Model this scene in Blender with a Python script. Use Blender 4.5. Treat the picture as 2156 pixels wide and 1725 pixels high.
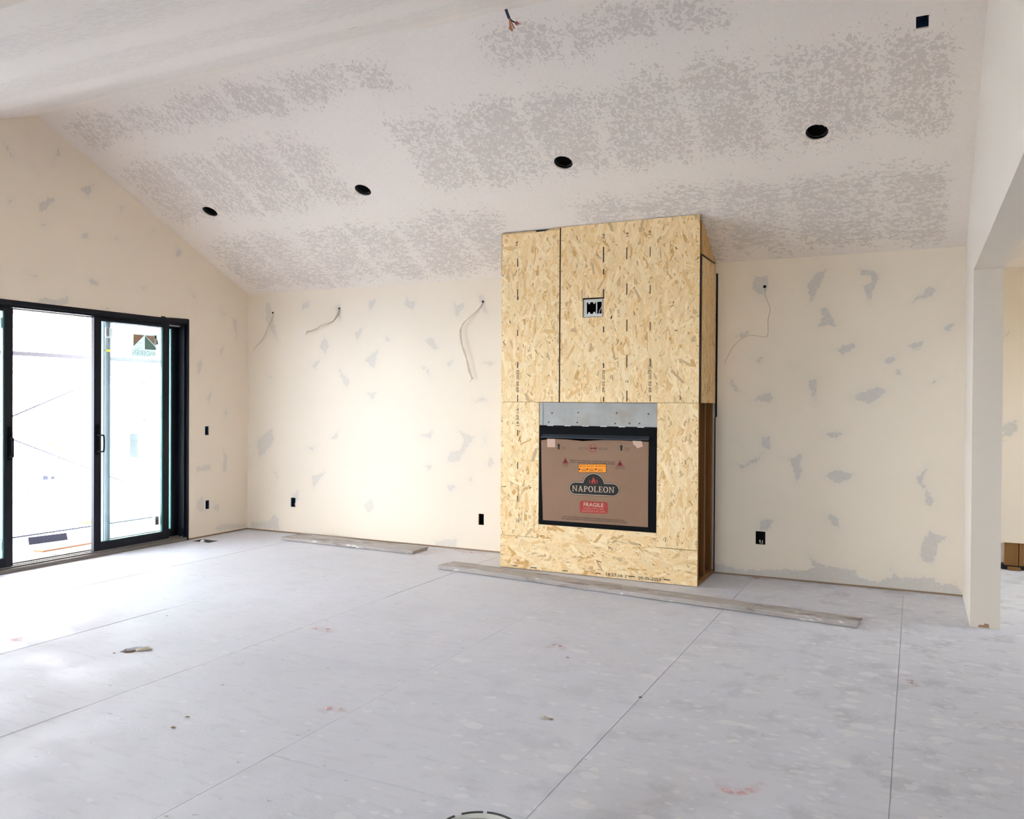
import bpy, bmesh, math, random
import numpy as np
from mathutils import Vector, Matrix
from mathutils.geometry import tessellate_polygon
random.seed(7); rng = np.random.default_rng(7)
for o in list(bpy.data.objects): bpy.data.objects.remove(o, do_unlink=True)
SC = bpy.context.scene
COL = SC.collection

# ------------------------------------------------------------------ camera
W, H, F = 2156.0, 1725.0, 1749.82
EYE = np.array([0, 0, 1.54])
yaw, pitch, roll = (math.radians(a) for a in (-25.919, -0.473, 0.34))
fw = np.array([math.sin(yaw)*math.cos(pitch), math.cos(yaw)*math.cos(pitch), math.sin(pitch)])
rt0 = np.array([math.cos(yaw), -math.sin(yaw), 0.]); up0 = np.cross(rt0, fw)
rt = math.cos(roll)*rt0 + math.sin(roll)*up0; up = -math.sin(roll)*rt0 + math.cos(roll)*up0
cd = bpy.data.cameras.new('camera'); cam = bpy.data.objects.new('camera', cd); COL.objects.link(cam)
cd.sensor_fit = 'HORIZONTAL'; cd.sensor_width = 36; cd.lens = 36*F/W; cd.clip_end = 600; cd.clip_start = 0.05
cam.matrix_world = Matrix(((rt[0], up[0], -fw[0], EYE[0]), (rt[1], up[1], -fw[1], EYE[1]), (rt[2], up[2], -fw[2], EYE[2]), (0, 0, 0, 1)))
SC.camera = cam

# ------------------------------------------------------------------ world, light, exposure
SC.view_settings.view_transform = 'Standard'; SC.view_settings.look = 'None'
SC.view_settings.gamma = 1.0; SC.view_settings.use_curve_mapping = False
SC.view_settings.exposure = 4.58
wd = bpy.data.worlds.new('overcast_sky'); SC.world = wd; wd.use_nodes = True
bg = wd.node_tree.nodes['Background']; bg.inputs[0].default_value = (0.90, 0.925, 1.0, 1); bg.inputs[1].default_value = 1.35
SC.cycles.max_bounces = 9; SC.cycles.diffuse_bounces = 6; SC.cycles.glossy_bounces = 3; SC.cycles.transparent_max_bounces = 12
SC.cycles.use_adaptive_sampling = True; SC.cycles.adaptive_threshold = 0.06; SC.cycles.adaptive_min_samples = 16

def portal(name, loc, rot, sx, sy):
    l = bpy.data.lights.new(name, 'AREA'); l.shape = 'RECTANGLE'; l.size = sx; l.size_y = sy; l.cycles.is_portal = True
    o = bpy.data.objects.new(name, l); COL.objects.link(o); o.location = loc; o.rotation_euler = rot
    return o
portal('sky_portal_door', (-7.42, 4.85, 1.2), (0, math.radians(-90), 0), 2.5, 3.8)      # faces +X
portal('sky_portal_rear', (-2.4, -4.16, 1.55), (math.radians(90), 0, 0), 3.2, 1.8)
portal('sky_portal_side', (4.66, 7.7, 1.6), (0, math.radians(90), 0), 1.6, 2.0)

# ------------------------------------------------------------------ the measured place
YB, XL, XR, HW, SL = 7.586, -7.215, 0.352, 2.814, 0.4962      # back wall, left wall, wing wall, eave height, roof slope
YR = 4.93; ZR = HW + SL*(YB-YR); SL2 = 0.41; YE2 = YR - (ZR-HW)/SL2
YF, CXL, CXR = 6.946, -3.489, -1.638                          # chimney chase
STY, XR2, ZH = 6.585, 0.533, 2.48                             # wing wall end, far side, header underside
YREAR, XFAR, YFAR, ZC2 = -4.0, 4.5, 9.05, 2.83
def ray(x, y): return fw + rt*(x-W/2)/F - up*(y-H/2)/F
def onX(x, y, X): d = ray(x, y); return EYE + d*((X-EYE[0])/d[0])
def onY(x, y, Y): d = ray(x, y); return EYE + d*((Y-EYE[1])/d[1])
def onZ(x, y, Z): d = ray(x, y); return EYE + d*((Z-EYE[2])/d[2])
def onC(x, y): d = ray(x, y); return EYE + d*((HW+SL*YB-EYE[2])/(d[2]+SL*d[1]))
def zceil(Y): return HW+SL*(YB-Y) if Y > YR else max(HW, ZR-SL2*(YR-Y))

# ------------------------------------------------------------------ mesh helpers
WLOC = {}
def tag(o, label=None, cat=None, group=None, kind=None):
    if label: o['label'] = label
    if cat: o['category'] = cat
    if group: o['group'] = group
    if kind: o['kind'] = kind
    return o
def empty(name, loc):
    o = bpy.data.objects.new(name, None); COL.objects.link(o); o.location = loc; o.empty_display_size = .1
    WLOC[o.name] = Vector(loc); return o
def link(name, me, parent, c):
    o = bpy.data.objects.new(name, me); COL.objects.link(o)
    if parent is not None:
        o.parent = parent; o.location = c - WLOC[parent.name]
    else: o.location = c
    WLOC[o.name] = c
    return o
def mesh(name, V, Fc, mat, parent=None, smooth=False, attrs=None, origin=None):
    V = np.asarray(V, float)
    c = (V.min(0)+V.max(0))/2 if origin is None else np.asarray(origin, float)
    me = bpy.data.meshes.new(name); me.from_pydata((V-c).tolist(), [], [list(f) for f in Fc])
    if attrs:
        for k, a in attrs.items():
            at = me.attributes.new(k, 'FLOAT', 'POINT'); at.data.foreach_set('value', np.asarray(a, np.float32))
    me.materials.append(mat)
    if smooth:
        me.polygons.foreach_set('use_smooth', [True]*len(me.polygons))
    me.update()
    return link(name, me, parent, Vector(c))
def boxvf(x0, x1, y0, y1, z0, z1):
    V = [(x, y, z) for x in (x0, x1) for y in (y0, y1) for z in (z0, z1)]
    return V, [(0, 1, 3, 2), (4, 6, 7, 5), (0, 4, 5, 1), (2, 3, 7, 6), (0, 2, 6, 4), (1, 5, 7, 3)]
def boxes(name, bl, mat, parent=None, bevel=0):
    bm = bmesh.new()
    for b in bl:
        V, Fc = boxvf(*b); vs = [bm.verts.new(v) for v in V]
        for f in Fc: bm.faces.new([vs[i] for i in f])
    bmesh.ops.recalc_face_normals(bm, faces=bm.faces)
    if bevel: bmesh.ops.bevel(bm, geom=list(bm.edges), offset=bevel, segments=2, affect='EDGES', profile=.5)
    V = [tuple(v.co) for v in bm.verts]; bm.verts.index_update(); Fc = [[v.index for v in f.verts] for f in bm.faces]; bm.free()
    return mesh(name, V, Fc, mat, parent)
def box(name, x0, x1, y0, y1, z0, z1, mat, parent=None, bevel=0): return boxes(name, [(x0, x1, y0, y1, z0, z1)], mat, parent, bevel)
def plate(name, outer, holes, depth, frame, mat, parent=None):
    """polygon with holes, extruded; frame = (origin, u, v, n); the front is at n=0, the body goes to -depth"""
    o, u, v, n = (np.asarray(a, float) for a in frame)
    loops = [outer]+list(holes); flat = [p for l in loops for p in l]
    tris = tessellate_polygon([[Vector((p[0], p[1], 0)) for p in l] for l in loops])
    P = np.array(flat, float); A = o + P[:, :1]*u + P[:, 1:2]*v; B = A - n*depth; N = len(P)
    Fc = []
    for t in tris:
        a, b, c = t
        ar = (P[b][0]-P[a][0])*(P[c][1]-P[a][1])-(P[b][1]-P[a][1])*(P[c][0]-P[a][0])
        if abs(ar) < 1e-12: continue
        if ar < 0: b, c = c, b
        Fc.append((a, b, c)); Fc.append((N+c, N+b, N+a))
    i0 = 0
    for l in loops:
        k = len(l)
        for i in range(k):
            a, b = i0+i, i0+(i+1) % k; Fc.append((a, N+a, N+b, b))
        i0 += k
    ob = mesh(name, np.vstack([A, B]), Fc, mat, parent)
    bm = bmesh.new(); bm.from_mesh(ob.data); bmesh.ops.recalc_face_normals(bm, faces=bm.faces); bm.to_mesh(ob.data); bm.free()
    return ob
def smoothpts(pts, n=6):
    P = [Vector(p) for p in pts]; out = []
    for i in range(len(P)-1):
        p0 = P[max(i-1, 0)]; p1 = P[i]; p2 = P[i+1]; p3 = P[min(i+2, len(P)-1)]
        for k in range(n):
            t = k/n
            out.append(.5*((2*p1)+(-p0+p2)*t+(2*p0-5*p1+4*p2-p3)*t*t+(-p0+3*p1-3*p2+p3)*t**3))
    out.append(P[-1]); return out
def tubevf(pts, r, seg=8, r2=None):
    pts = [Vector(p) for p in pts]; V = []; Fc = []; n = len(pts); nrm = None
    for i, p in enumerate(pts):
        t = (pts[min(i+1, n-1)]-pts[max(i-1, 0)]).normalized()
        if nrm is None: nrm = t.orthogonal().normalized()
        nrm = (nrm-t*nrm.dot(t)).normalized(); b = t.cross(nrm)
        rr = r if r2 is None else r+(r2-r)*i/(n-1)
        for k in range(seg):
            a = 2*math.pi*k/seg; V.append(tuple(p+(nrm*math.cos(a)+b*math.sin(a))*rr))
    for i in range(n-1):
        for k in range(seg):
            Fc.append((i*seg+k, i*seg+(k+1) % seg, (i+1)*seg+(k+1) % seg, (i+1)*seg+k))
    Fc.append(tuple(range(seg))[::-1]); Fc.append(tuple((n-1)*seg+k for k in range(seg)))
    return V, Fc
def tube(name, pts, r, mat, parent=None, seg=8, smooth=True, n=6):
    V, Fc = tubevf(smoothpts(pts, n) if n else pts, r, seg); return mesh(name, V, Fc, mat, parent, smooth)
def merge(lists):
    V = []; Fc = []
    for v, f in lists:
        k = len(V); V += list(v); Fc += [tuple(i+k for i in x) for x in f]
    return V, Fc
def lathe(name, prof, centre, mat, parent=None, seg=32, axis=None, a0=0, a1=2*math.pi):
    """profile of (radius, height) turned about an axis"""
    cz = Vector((0, 0, 1) if axis is None else axis).normalized(); cx = cz.orthogonal().normalized(); cy = cz.cross(cx); V = []; Fc = []; n = len(prof)
    full = abs(a1-a0-2*math.pi) < 1e-6; m = seg if full else seg+1
    for k in range(m):
        a = a0+(a1-a0)*k/seg
        for r, h in prof: V.append(tuple(Vector(centre)+(cx*math.cos(a)+cy*math.sin(a))*r+cz*h))
    for k in range(seg):
        k2 = (k+1) % m
        for i in range(n-1): Fc.append((k*n+i, k2*n+i, k2*n+i+1, k*n+i+1))
    return mesh(name, V, Fc, mat, parent, True)
def text(name, body, left, right, height, frame, mat, parent, bold=0, off=0.0):
    """lettering from left (u,v) to right (u,v) baseline points in a frame (origin,u,v,n)"""
    o, u, v, n = (np.asarray(a, float) for a in frame)
    cu = bpy.data.curves.new('lettering', 'FONT'); cu.body = body; cu.size = 1; cu.resolution_u = 3; cu.offset = bold; cu.fill_mode = 'FRONT'
    t = bpy.data.objects.new('tmp_text', cu); COL.objects.link(t)
    dg = bpy.context.evaluated_depsgraph_get(); me = bpy.data.meshes.new_from_object(t.evaluated_get(dg))
    bpy.data.objects.remove(t, do_unlink=True); bpy.data.curves.remove(cu)
    P = np.zeros(len(me.vertices)*3); me.vertices.foreach_get('co', P); P = P.reshape(-1, 3)
    lo, hi = P.min(0), P.max(0); Fc = [tuple(p.vertices) for p in me.polygons]; bpy.data.meshes.remove(me)
    a = (P[:, 0]-lo[0])/(hi[0]-lo[0]); b = P[:, 1]/0.70*height
    L = np.array(left, float); R_ = np.array(right, float)
    q = L+(R_-L)*a[:, None]; q[:, 1] += b
    V = o + q[:, :1]*u + q[:, 1:2]*v + n*off
    nn = np.cross(u, v)
    if nn @ n < 0: Fc = [f[::-1] for f in Fc]
    return mesh(name, V, Fc, mat, parent)

# ------------------------------------------------------------------ materials
class NB:
    def __init__(s, name, rough=.8, spec=.3):
        s.m = bpy.data.materials.new(name); s.m.use_nodes = True; s.t = s.m.node_tree; s.n = s.t.nodes
        s.b = s.n['Principled BSDF']; s.b.inputs['Roughness'].default_value = rough; s.b.inputs['Specular IOR Level'].default_value = spec
    def new(s, ty, **k):
        x = s.n.new(ty)
        for a, b in k.items(): setattr(x, a, b)
        return x
    def set(s, sock, v):
        if isinstance(v, bpy.types.NodeSocket): s.t.links.new(v, sock)
        else:
            if isinstance(v, (tuple, list)) and len(v) == 3 and sock.type == 'RGBA': v = (*v, 1)
            sock.default_value = v
    def math(s, op, a, b=0., c=0., clamp=False):
        x = s.new('ShaderNodeMath', operation=op, use_clamp=clamp)
        for i, v in enumerate((a, b, c)): s.set(x.inputs[i], v)
        return x.outputs[0]
    def vmath(s, op, a, b=(0, 0, 0)):
        x = s.new('ShaderNodeVectorMath', operation=op); s.set(x.inputs[0], a); s.set(x.inputs[1], b); return x.outputs[0]
    def pos(s): return s.new('ShaderNodeNewGeometry').outputs['Position']
    def sep(s, v): x = s.new('ShaderNodeSeparateXYZ'); s.set(x.inputs[0], v); return x.outputs
    def comb(s, a=0., b=0., c=0.):
        x = s.new('ShaderNodeCombineXYZ')
        for i, v in enumerate((a, b, c)): s.set(x.inputs[i], v)
        return x.outputs[0]
    def noise(s, v, scale, detail=3., rough=.5, dist=0., out=0):
        x = s.new('ShaderNodeTexNoise'); s.set(x.inputs['Vector'], v); s.set(x.inputs['Scale'], scale); x.inputs['Detail'].default_value = detail
        x.inputs['Roughness'].default_value = rough; x.inputs['Distortion'].default_value = dist; return x.outputs[out]
    def attr(s, name): return s.new('ShaderNodeAttribute', attribute_name=name).outputs['Fac']
    def ramp(s, v, a, b, c=0., d=1.):
        x = s.new('ShaderNodeMapRange', interpolation_type='SMOOTHSTEP'); s.set(x.inputs[0], v)
        for i, q in enumerate((a, b, c, d)): s.set(x.inputs[i+1], q)
        return x.outputs[0]
    def cramp(s, v, stops):
        x = s.new('ShaderNodeValToRGB'); s.set(x.inputs[0], v); e = x.color_ramp.elements
        while len(e) < len(stops): e.new(.5)
        for i, (p, c) in enumerate(stops): e[i].position = p; e[i].color = (*c, 1)
        return x.outputs[0]
    def mix(s, f, a, b, mode='MIX'):
        x = s.new('ShaderNodeMix', data_type='RGBA', blend_type=mode); s.set(x.inputs[0], f); s.set(x.inputs[6], a); s.set(x.inputs[7], b); return x.outputs[2]
    def bump(s, h, strength=.2, dist=.01):
        x = s.new('ShaderNodeBump'); s.set(x.inputs['Height'], h); x.inputs['Strength'].default_value = strength; x.inputs['Distance'].default_value = dist
        s.t.links.new(x.outputs[0], s.b.inputs['Normal'])
    def color(s, c): s.set(s.b.inputs['Base Color'], c); return s
def plain(name, c, rough=.7, spec=.3, metal=0., var=.12, scale=30):
    b = NB(name, rough, spec); n = b.noise(b.pos(), scale, 3)
    b.color(b.mix(n, tuple(x*(1-var) for x in c), tuple(min(1, x*(1+var)) for x in c))); b.b.inputs['Metallic'].default_value = metal
    return b.m

def m_wall(name, base, grey):
    b = NB(name, .85, .2); p = b.pos()
    low = b.noise(p, 1.3, 3, .6); c = b.mix(low, tuple(x*.97 for x in base), tuple(x*1.03 for x in base))
    d = b.math('ADD', b.attr('patch'), b.math('MULTIPLY', b.math('SUBTRACT', b.noise(p, 30, 5, .65, .6), .5), .085))
    mk = b.ramp(d, .006, -.008)
    soft = b.ramp(b.math('ADD', b.attr('patch'), b.math('MULTIPLY', b.noise(p, 7, 3), .03)), .10, -.03)
    grain = b.math('MULTIPLY_ADD', b.noise(p, 55, 4, .7), 1.3, .25, True)
    f = b.math('MULTIPLY', b.math('MULTIPLY', mk, grain), b.attr('fade'), clamp=True)
    f2 = b.math('MULTIPLY', b.math('MULTIPLY', soft, .22), b.attr('fade'), clamp=True)
    f = b.math('MAXIMUM', f, f2)
    b.color(b.mix(f, c, grey)); return b.m
CREAM = (.82, .725, .61)
M_WALL = m_wall('drywall_primer', CREAM, (.59, .555, .52))
M_WHITE = m_wall('drywall_finished', (.73, .655, .575), (.56, .52, .48))

def m_ceiling(name, light, dark, amt):
    b = NB(name, .85, .2); p = b.pos(); x, y, z = b.sep(p)
    an = b.attr('grain')                                # 0: strokes run along the eave, 1: strokes run up the slope
    v = b.comb(b.math('MULTIPLY', x, b.math('MULTIPLY_ADD', an, .62, .55)), b.math('MULTIPLY', y, b.math('MULTIPLY_ADD', an, -.45, 1.2)), 0.)
    big = b.noise(p, 2.6, 2, .5)
    n = b.noise(v, 30., 3., .55, 1.2)
    n2 = b.noise(v, 11., 2, .5, 2.2)
    n3 = b.noise(v, 58., 2., .55, 0.)
    nn = b.math('ADD', b.math('MULTIPLY_ADD', n, .62, b.math('MULTIPLY', n3, .20)), b.math('MULTIPLY', n2, .18))
    th = b.math('MULTIPLY_ADD', b.attr('zone'), b.math('MULTIPLY_ADD', big, .13, .116), .338)
    mk = b.ramp(b.math('SUBTRACT', nn, th), .022, -.022)
    mk = b.math('MULTIPLY', mk, amt)
    # thin faint figure in the coated joints
    fine = b.math('MULTIPLY', b.ramp(b.noise(p, 34, 3, .6, 0.), .56, .44), .10)
    tint = b.mix(b.noise(p, 1.7, 2), tuple(c*.975 for c in light), (light[0]*1.01, light[1]*.985, light[2]*.955))
    lo = b.math('MULTIPLY', b.attr('zone'), .17)
    c = b.mix(b.math('MAXIMUM', b.math('MAXIMUM', mk, fine), lo), tint, dark)
    b.color(c); return b.m
M_CEIL = m_ceiling('ceiling_skim_coat', (.835, .765, .71), (.65, .58, .53), 1.)
M_CEIL2 = m_ceiling('ceiling_skim_coat_sanded', (.78, .715, .665), (.60, .545, .50), .5)

def m_floor():
    b = NB('dusty_subfloor', .7, .22); p = b.pos(); x, y, z = b.sep(p)
    rnd = b.new('ShaderNodeObjectInfo').outputs['Random']
    low = b.noise(p, 1.1, 4, .6); c = b.cramp(low, [(.3, (.68, .69, .76)), (.5, (.725, .735, .82)), (.7, (.735, .745, .81))])
    c = b.mix(b.math('MULTIPLY', rnd, .30), c, (.65, .66, .735))
    st = b.noise(b.vmath('MULTIPLY', p, (6., 22., 1.)), 1., 4, .6); c = b.mix(b.ramp(st, .52, .68, 0., .16), c, (.42, .41, .41))
    blue = b.ramp(b.noise(p, 2.6, 2), .60, .72, 0., .22); c = b.mix(blue, c, (.60, .605, .68))
    right = b.ramp(x, -3.2, .6); near = b.ramp(y, 7.5, 2.5)
    dirt = b.math('MULTIPLY', b.ramp(b.noise(p, 4.2, 5, .65), .50, .66), b.math('MULTIPLY_ADD', right, .46, .06)); c = b.mix(dirt, c, (.47, .475, .53))
    wv = b.vmath('ADD', p, b.vmath('MULTIPLY', b.noise(p, 14, 3, .6, 0., 1), (.07, .07, 0.)))
    for sc, pr, am in ((5.5, .95, .55), (13., .92, .55)):
        vo = b.new('ShaderNodeTexVoronoi', voronoi_dimensions='2D'); b.set(vo.inputs['Vector'], b.vmath('MULTIPLY', wv, (1., 1.5, 1.))); vo.inputs['Scale'].default_value = sc
        r_, g_, _ = b.sep(vo.outputs['Color'])
        rad = b.math('MULTIPLY_ADD', r_, .24, .10)
        blob = b.ramp(b.math('SUBTRACT', vo.outputs['Distance'], rad), .03, -.05)
        on = b.ramp(b.math('ADD', g_, b.math('MULTIPLY', right, .34)), pr, pr+.08)
        c = b.mix(b.math('MULTIPLY', b.math('MULTIPLY', blob, on), am), c, (.83, .835, .88))
    vo = b.new('ShaderNodeTexVoronoi', voronoi_dimensions='2D'); b.set(vo.inputs['Vector'], b.vmath('MULTIPLY', wv, (1., 2.4, 1.))); vo.inputs['Scale'].default_value = 6.
    r_, g_, _ = b.sep(vo.outputs['Color'])
    sp = b.math('MULTIPLY', b.ramp(b.math('SUBTRACT', vo.outputs['Distance'], b.math('MULTIPLY', r_, .07)), .02, -.01), b.ramp(g_, .84, .88)); c = b.mix(b.math('MULTIPLY', sp, .5), c, (.30, .28, .27))
    b.color(c); b.bump(b.noise(b.vmath('MULTIPLY', p, (1., 2.2, 1.)), 60, 2, .6), .22, .006)
    b.set(b.b.inputs['Roughness'], b.ramp(b.noise(p, 3, 3), .3, .7, .58, .75)); return b.m
M_FLOOR = m_floor(); M_JOINT = plain('dusty_panel_joint', (.66, .66, .71), .9)

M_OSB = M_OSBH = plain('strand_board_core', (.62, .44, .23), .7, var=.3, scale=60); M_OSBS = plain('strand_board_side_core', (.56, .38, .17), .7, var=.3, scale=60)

def m_wood(name, c1, c2, along='z', scale=1., rough=.7):
    b = NB(name, rough, .25); s = {'x': (1.2, 26, 26), 'y': (26, 1.2, 26), 'z': (26, 26, 1.2)}[along]
    n = b.noise(b.vmath('MULTIPLY', b.pos(), tuple(k*scale for k in s)), 1., 4, .6, .6); b.color(b.mix(n, c1, c2)); b.bump(n, .15, .003); return b.m
M_STUD = m_wood('framing_lumber', (.17, .080, .025), (.32, .16, .055))
M_PLATE = m_wood('sill_plate_lumber', (.27, .17, .10), (.40, .27, .17), 'x')
def m_plank(name):
    b = NB(name, .8, .2); p = b.new('ShaderNodeTexCoord').outputs['Object']
    g = b.noise(b.vmath('MULTIPLY', p, (1.4, 34, 34)), 1., 5, .6, .5); c = b.cramp(g, [(.25, (.12, .08, .06)), (.5, (.26, .20, .17)), (.75, (.40, .34, .31))])
    top = b.sep(b.new('ShaderNodeNewGeometry').outputs['Normal'])[2]
    pl = b.noise(b.vmath('MULTIPLY', p, (2.2, 6, 6)), 1.6, 5, .68, .6)
    f = b.math('MULTIPLY', b.ramp(pl, .30, .50), b.math('MULTIPLY_ADD', b.math('MAXIMUM', top, 0.), .34, .44)); c = b.mix(f, c, (.53, .51, .505))
    f = b.ramp(b.noise(b.vmath('MULTIPLY', p, (1, 3, 3)), 6, 5, .65), .58, .66); c = b.mix(b.math('MULTIPLY', f, .7), c, (.74, .73, .71))
    b.color(c); b.bump(b.math('ADD', g, pl), .4, .006); return b.m
M_PLANK = m_plank('plaster_smeared_plank')
M_BLACK = plain('black_frame_paint', (.0035, .0035, .0045), .6, .08, var=.1)
M_DOOR = plain('black_door_aluminium', (.003, .0045, .009), .42, .22, var=.1)
M_STILE_GLARE = plain('glare_paled_stile', (.13, .18, .22), .45, .3, var=.05); M_INTER = plain('pale_blue_interlock', (.36, .43, .50), .45, .3, var=.04)  # stile paler than the door: outdoor glare and reflection put into its colour
M_DARK = plain('tar_paper_black', (.010, .011, .016), .7)
M_SILL = plain('bronze_sill', (.17, .155, .14), .5, .4)
M_STEEL = None
def m_steel():
    b = NB('galvanised_sheet', .55, .5); p = b.pos(); n = b.noise(p, 5, 4, .6); c = b.cramp(n, [(.3, (.315, .31, .295)), (.7, (.40, .395, .38))])
    c = b.mix(b.ramp(b.noise(p, 3.3, 4, .6), .56, .72, 0., .55), c, (.32, .26, .18)); b.color(c); b.b.inputs['Metallic'].default_value = .1; return b.m
M_STEEL = m_steel()
def m_card():
    b = NB('brown_cardboard', .8, .2); p = b.pos(); x, y, z = b.sep(p)
    fl = b.noise(b.vmath('MULTIPLY', p, (110., 1., 3.)), 1., 2); c = b.mix(b.math('MULTIPLY', fl, .4), (.285, .172, .112), (.235, .138, .088)); c = b.mix(b.ramp(b.noise(p, 4, 3), .4, .7, 0., .25), c, (.33, .21, .145))
    b.color(c); b.bump(b.noise(p, 7, 2), .25, .02); return b.m
M_CARD = m_card()
M_INK = plain('black_ink', (.022, .018, .016), .7, var=.05); M_GREYINK = plain('worn_black_ink', (.075, .050, .036), .7)
M_RED = plain('red_ink', (.36, .045, .035), .7, var=.06); M_REDT = plain('dark_red_ink', (.26, .05, .04), .7); M_ORANGE = plain('orange_label', (.90, .30, .015), .6, var=.05)
M_CREAMINK = plain('bare_card_lettering', (.56, .43, .32), .8, var=.04); M_TAPE = plain('beige_masking_tape', (.60, .40, .31), .5, var=.05); M_PINKINK = plain('pale_red_lettering', (.60, .24, .19), .8, var=.04)
M_CABLE = plain('white_cable', (.60, .52, .43), .5); M_CABLEB = plain('dark_blue_cable', (.035, .05, .085), .5); M_COPPER = plain('copper_wire', (.55, .24, .13), .4, metal=.3); M_NUT = plain('red_wire_nut', (.35, .06, .05), .5)
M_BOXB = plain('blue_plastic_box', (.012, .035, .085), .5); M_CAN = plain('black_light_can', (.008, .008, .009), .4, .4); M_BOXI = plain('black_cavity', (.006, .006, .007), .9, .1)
M_METAL = plain('light_metal_trim', (.62, .62, .60), .4, .5, metal=.4)
M_CONC = plain('cool_bounce_concrete', (.58, .62, .69), .9, var=.05); M_GROUND = plain('cool_bounce_gravel', (.525, .56, .62), .95, scale=2); M_LAWN = plain('warm_bounce_grass', (.50, .41, .27), .95, scale=2); M_WRAP = plain('bounce_house_wrap', (.80, .83, .88), .8, .1, scale=2); M_EDGE = plain('dark_flashing', (.022, .024, .03), .9, 0.)  # patio and gravel tinted blue, unseen lawn tan, to colour the bounced light
M_PORCH = m_wood('fir_soffit_boards', (.10, .040, .012), (.17, .075, .025), 'y'); M_POST = plain('grey_blue_post', (.70, .80, .88), .6, var=.05); M_BEAM = plain('grey_beam', (.075, .075, .082), .9, 0.)
M_HOUSE = plain('pale_siding', (.6, .6, .6), .8, scale=1); M_ROOF = plain('grey_shingle', (.060, .058, .06), .9, 0., scale=2); M_PANE = plain('dark_window_pane', (.030, .032, .042), .6, .0)
M_LEAF = plain('leaf_green', (.03, .075, .02), .6, var=.5, scale=4); M_LEAFY = plain('leaf_yellow_green', (.20, .27, .05), .6, var=.4, scale=4); M_TRUNK = plain('pale_bark', (.5, .47, .42), .9)
M_MAT = plain('dark_grey_membrane', (.012, .012, .016), .9, 0.); M_TEAL = plain('teal_glass_edge', (.004, .030, .036), .8, 0.)
M_PAIL = plain('white_pail_plastic', (.62, .61, .58), .4, .5); M_MUD = plain('joint_compound', (.74, .73, .66), .8, scale=14); M_RIM = plain('dark_grey_rim', (.055, .057, .062), .5, var=.4, scale=60)
M_DUCT = plain('duct_metal', (.20, .20, .20), .5, metal=.5)
def m_glass():
    b = NB('door_glass'); out = b.n['Material Output']; tr = b.new('ShaderNodeBsdfTransparent'); tr.inputs[0].default_value = (.93, .975, .965, 1)
    gl = b.new('ShaderNodeBsdfGlossy'); gl.inputs['Roughness'].default_value = .02; fr = b.new('ShaderNodeFresnel'); fr.inputs[0].default_value = 1.45
    mx = b.new('ShaderNodeMixShader'); b.set(mx.inputs[0], b.math('MULTIPLY', fr.outputs[0], .8)); b.set(mx.inputs[1], tr.outputs[0]); b.set(mx.inputs[2], gl.outputs[0]); b.set(out.inputs[0], mx.outputs[0]); return b.m
M_GLASS = m_glass(); M_GEDGE = plain('teal_glass_seal', (.05, .16, .155), .3)
def m_label(name, c, t=.5):
    b = NB(name, .6); out = b.n['Material Output']; d = b.new('ShaderNodeBsdfDiffuse'); d.inputs[0].default_value = (*c, 1); tr = b.new('ShaderNodeBsdfTranslucent'); tr.inputs[0].default_value = (*c, 1)
    mx = b.new('ShaderNodeMixShader'); mx.inputs[0].default_value = t; b.set(mx.inputs[1], d.outputs[0]); b.set(mx.inputs[2], tr.outputs[0]); b.set(out.inputs[0], mx.outputs[0]); return b.m
M_LPALE = m_label('pale_green_label', (.42, .50, .46)); M_LGREEN = m_label('grey_green_label', (.10, .16, .13)); M_LORANGE = m_label('faded_orange_label', (.40, .16, .10)); M_LGREY = m_label('grey_paper_label', (.24, .24, .25)); M_LWHITE = m_label('white_paper_label', (.48, .48, .47)); M_LTEXT = m_label('grey_label_lettering', (.17, .20, .20)); M_LYEL = m_label('yellow_label', (.62, .50, .01)); M_LDARK = m_label('dark_label_bars', (.04, .04, .05))
def m_chalk():
    b = NB('pink_marking_paint', .8); out = b.n['Material Output']; b.color((.88, .45, .44)); tr = b.new('ShaderNodeBsdfTransparent'); mx = b.new('ShaderNodeMixShader')
    f = b.math('MULTIPLY', b.ramp(b.noise(b.pos(), 22, 4, .6), .38, .66), b.math('MULTIPLY', b.attr('core'), .6)); b.set(mx.inputs[0], f); b.set(mx.inputs[1], tr.outputs[0]); b.set(mx.inputs[2], b.b.outputs[0]); b.set(out.inputs[0], mx.outputs[0]); return b.m
M_CHALK = m_chalk()

# ------------------------------------------------------------------ grids with a patch field
def sdf(P, poly):
    d = np.full(len(P), 1e9); ins = np.zeros(len(P), bool); n = len(poly)
    for i in range(n):
        a = np.array(poly[i]); b = np.array(poly[(i+1) % n]); e = b-a; w = P-a
        t = np.clip((w@e)/(e@e+1e-12), 0, 1); q = w-t[:, None]*e; d = np.minimum(d, (q*q).sum(1))
        c = (a[1] <= P[:, 1]) != (b[1] <= P[:, 1])
        with np.errstate(divide='ignore', invalid='ignore'): xs = a[0]+(P[:, 1]-a[1])/(b[1]-a[1])*(b[0]-a[0])
        ins ^= c & (P[:, 0] < xs)
    d = np.sqrt(d); return np.where(ins, -d, d)
def patchfield(P, polys):
    d = np.full(len(P), .6); s = np.zeros(len(P))
    for poly, st in polys:
        e = sdf(P, poly); m = e < d; d[m] = e[m]; s[m] = st
    return d, s
def axis(a, b, step, marks=()):
    g = list(np.linspace(a, b, max(2, int(round((b-a)/step))+1)))
    for m in marks:
        if a < m < b:
            g = [q for q in g if abs(q-m) > step*.3 or q in (a, b) or q in marks]; g.append(m)
    return np.array(sorted(set(g)))
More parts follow.
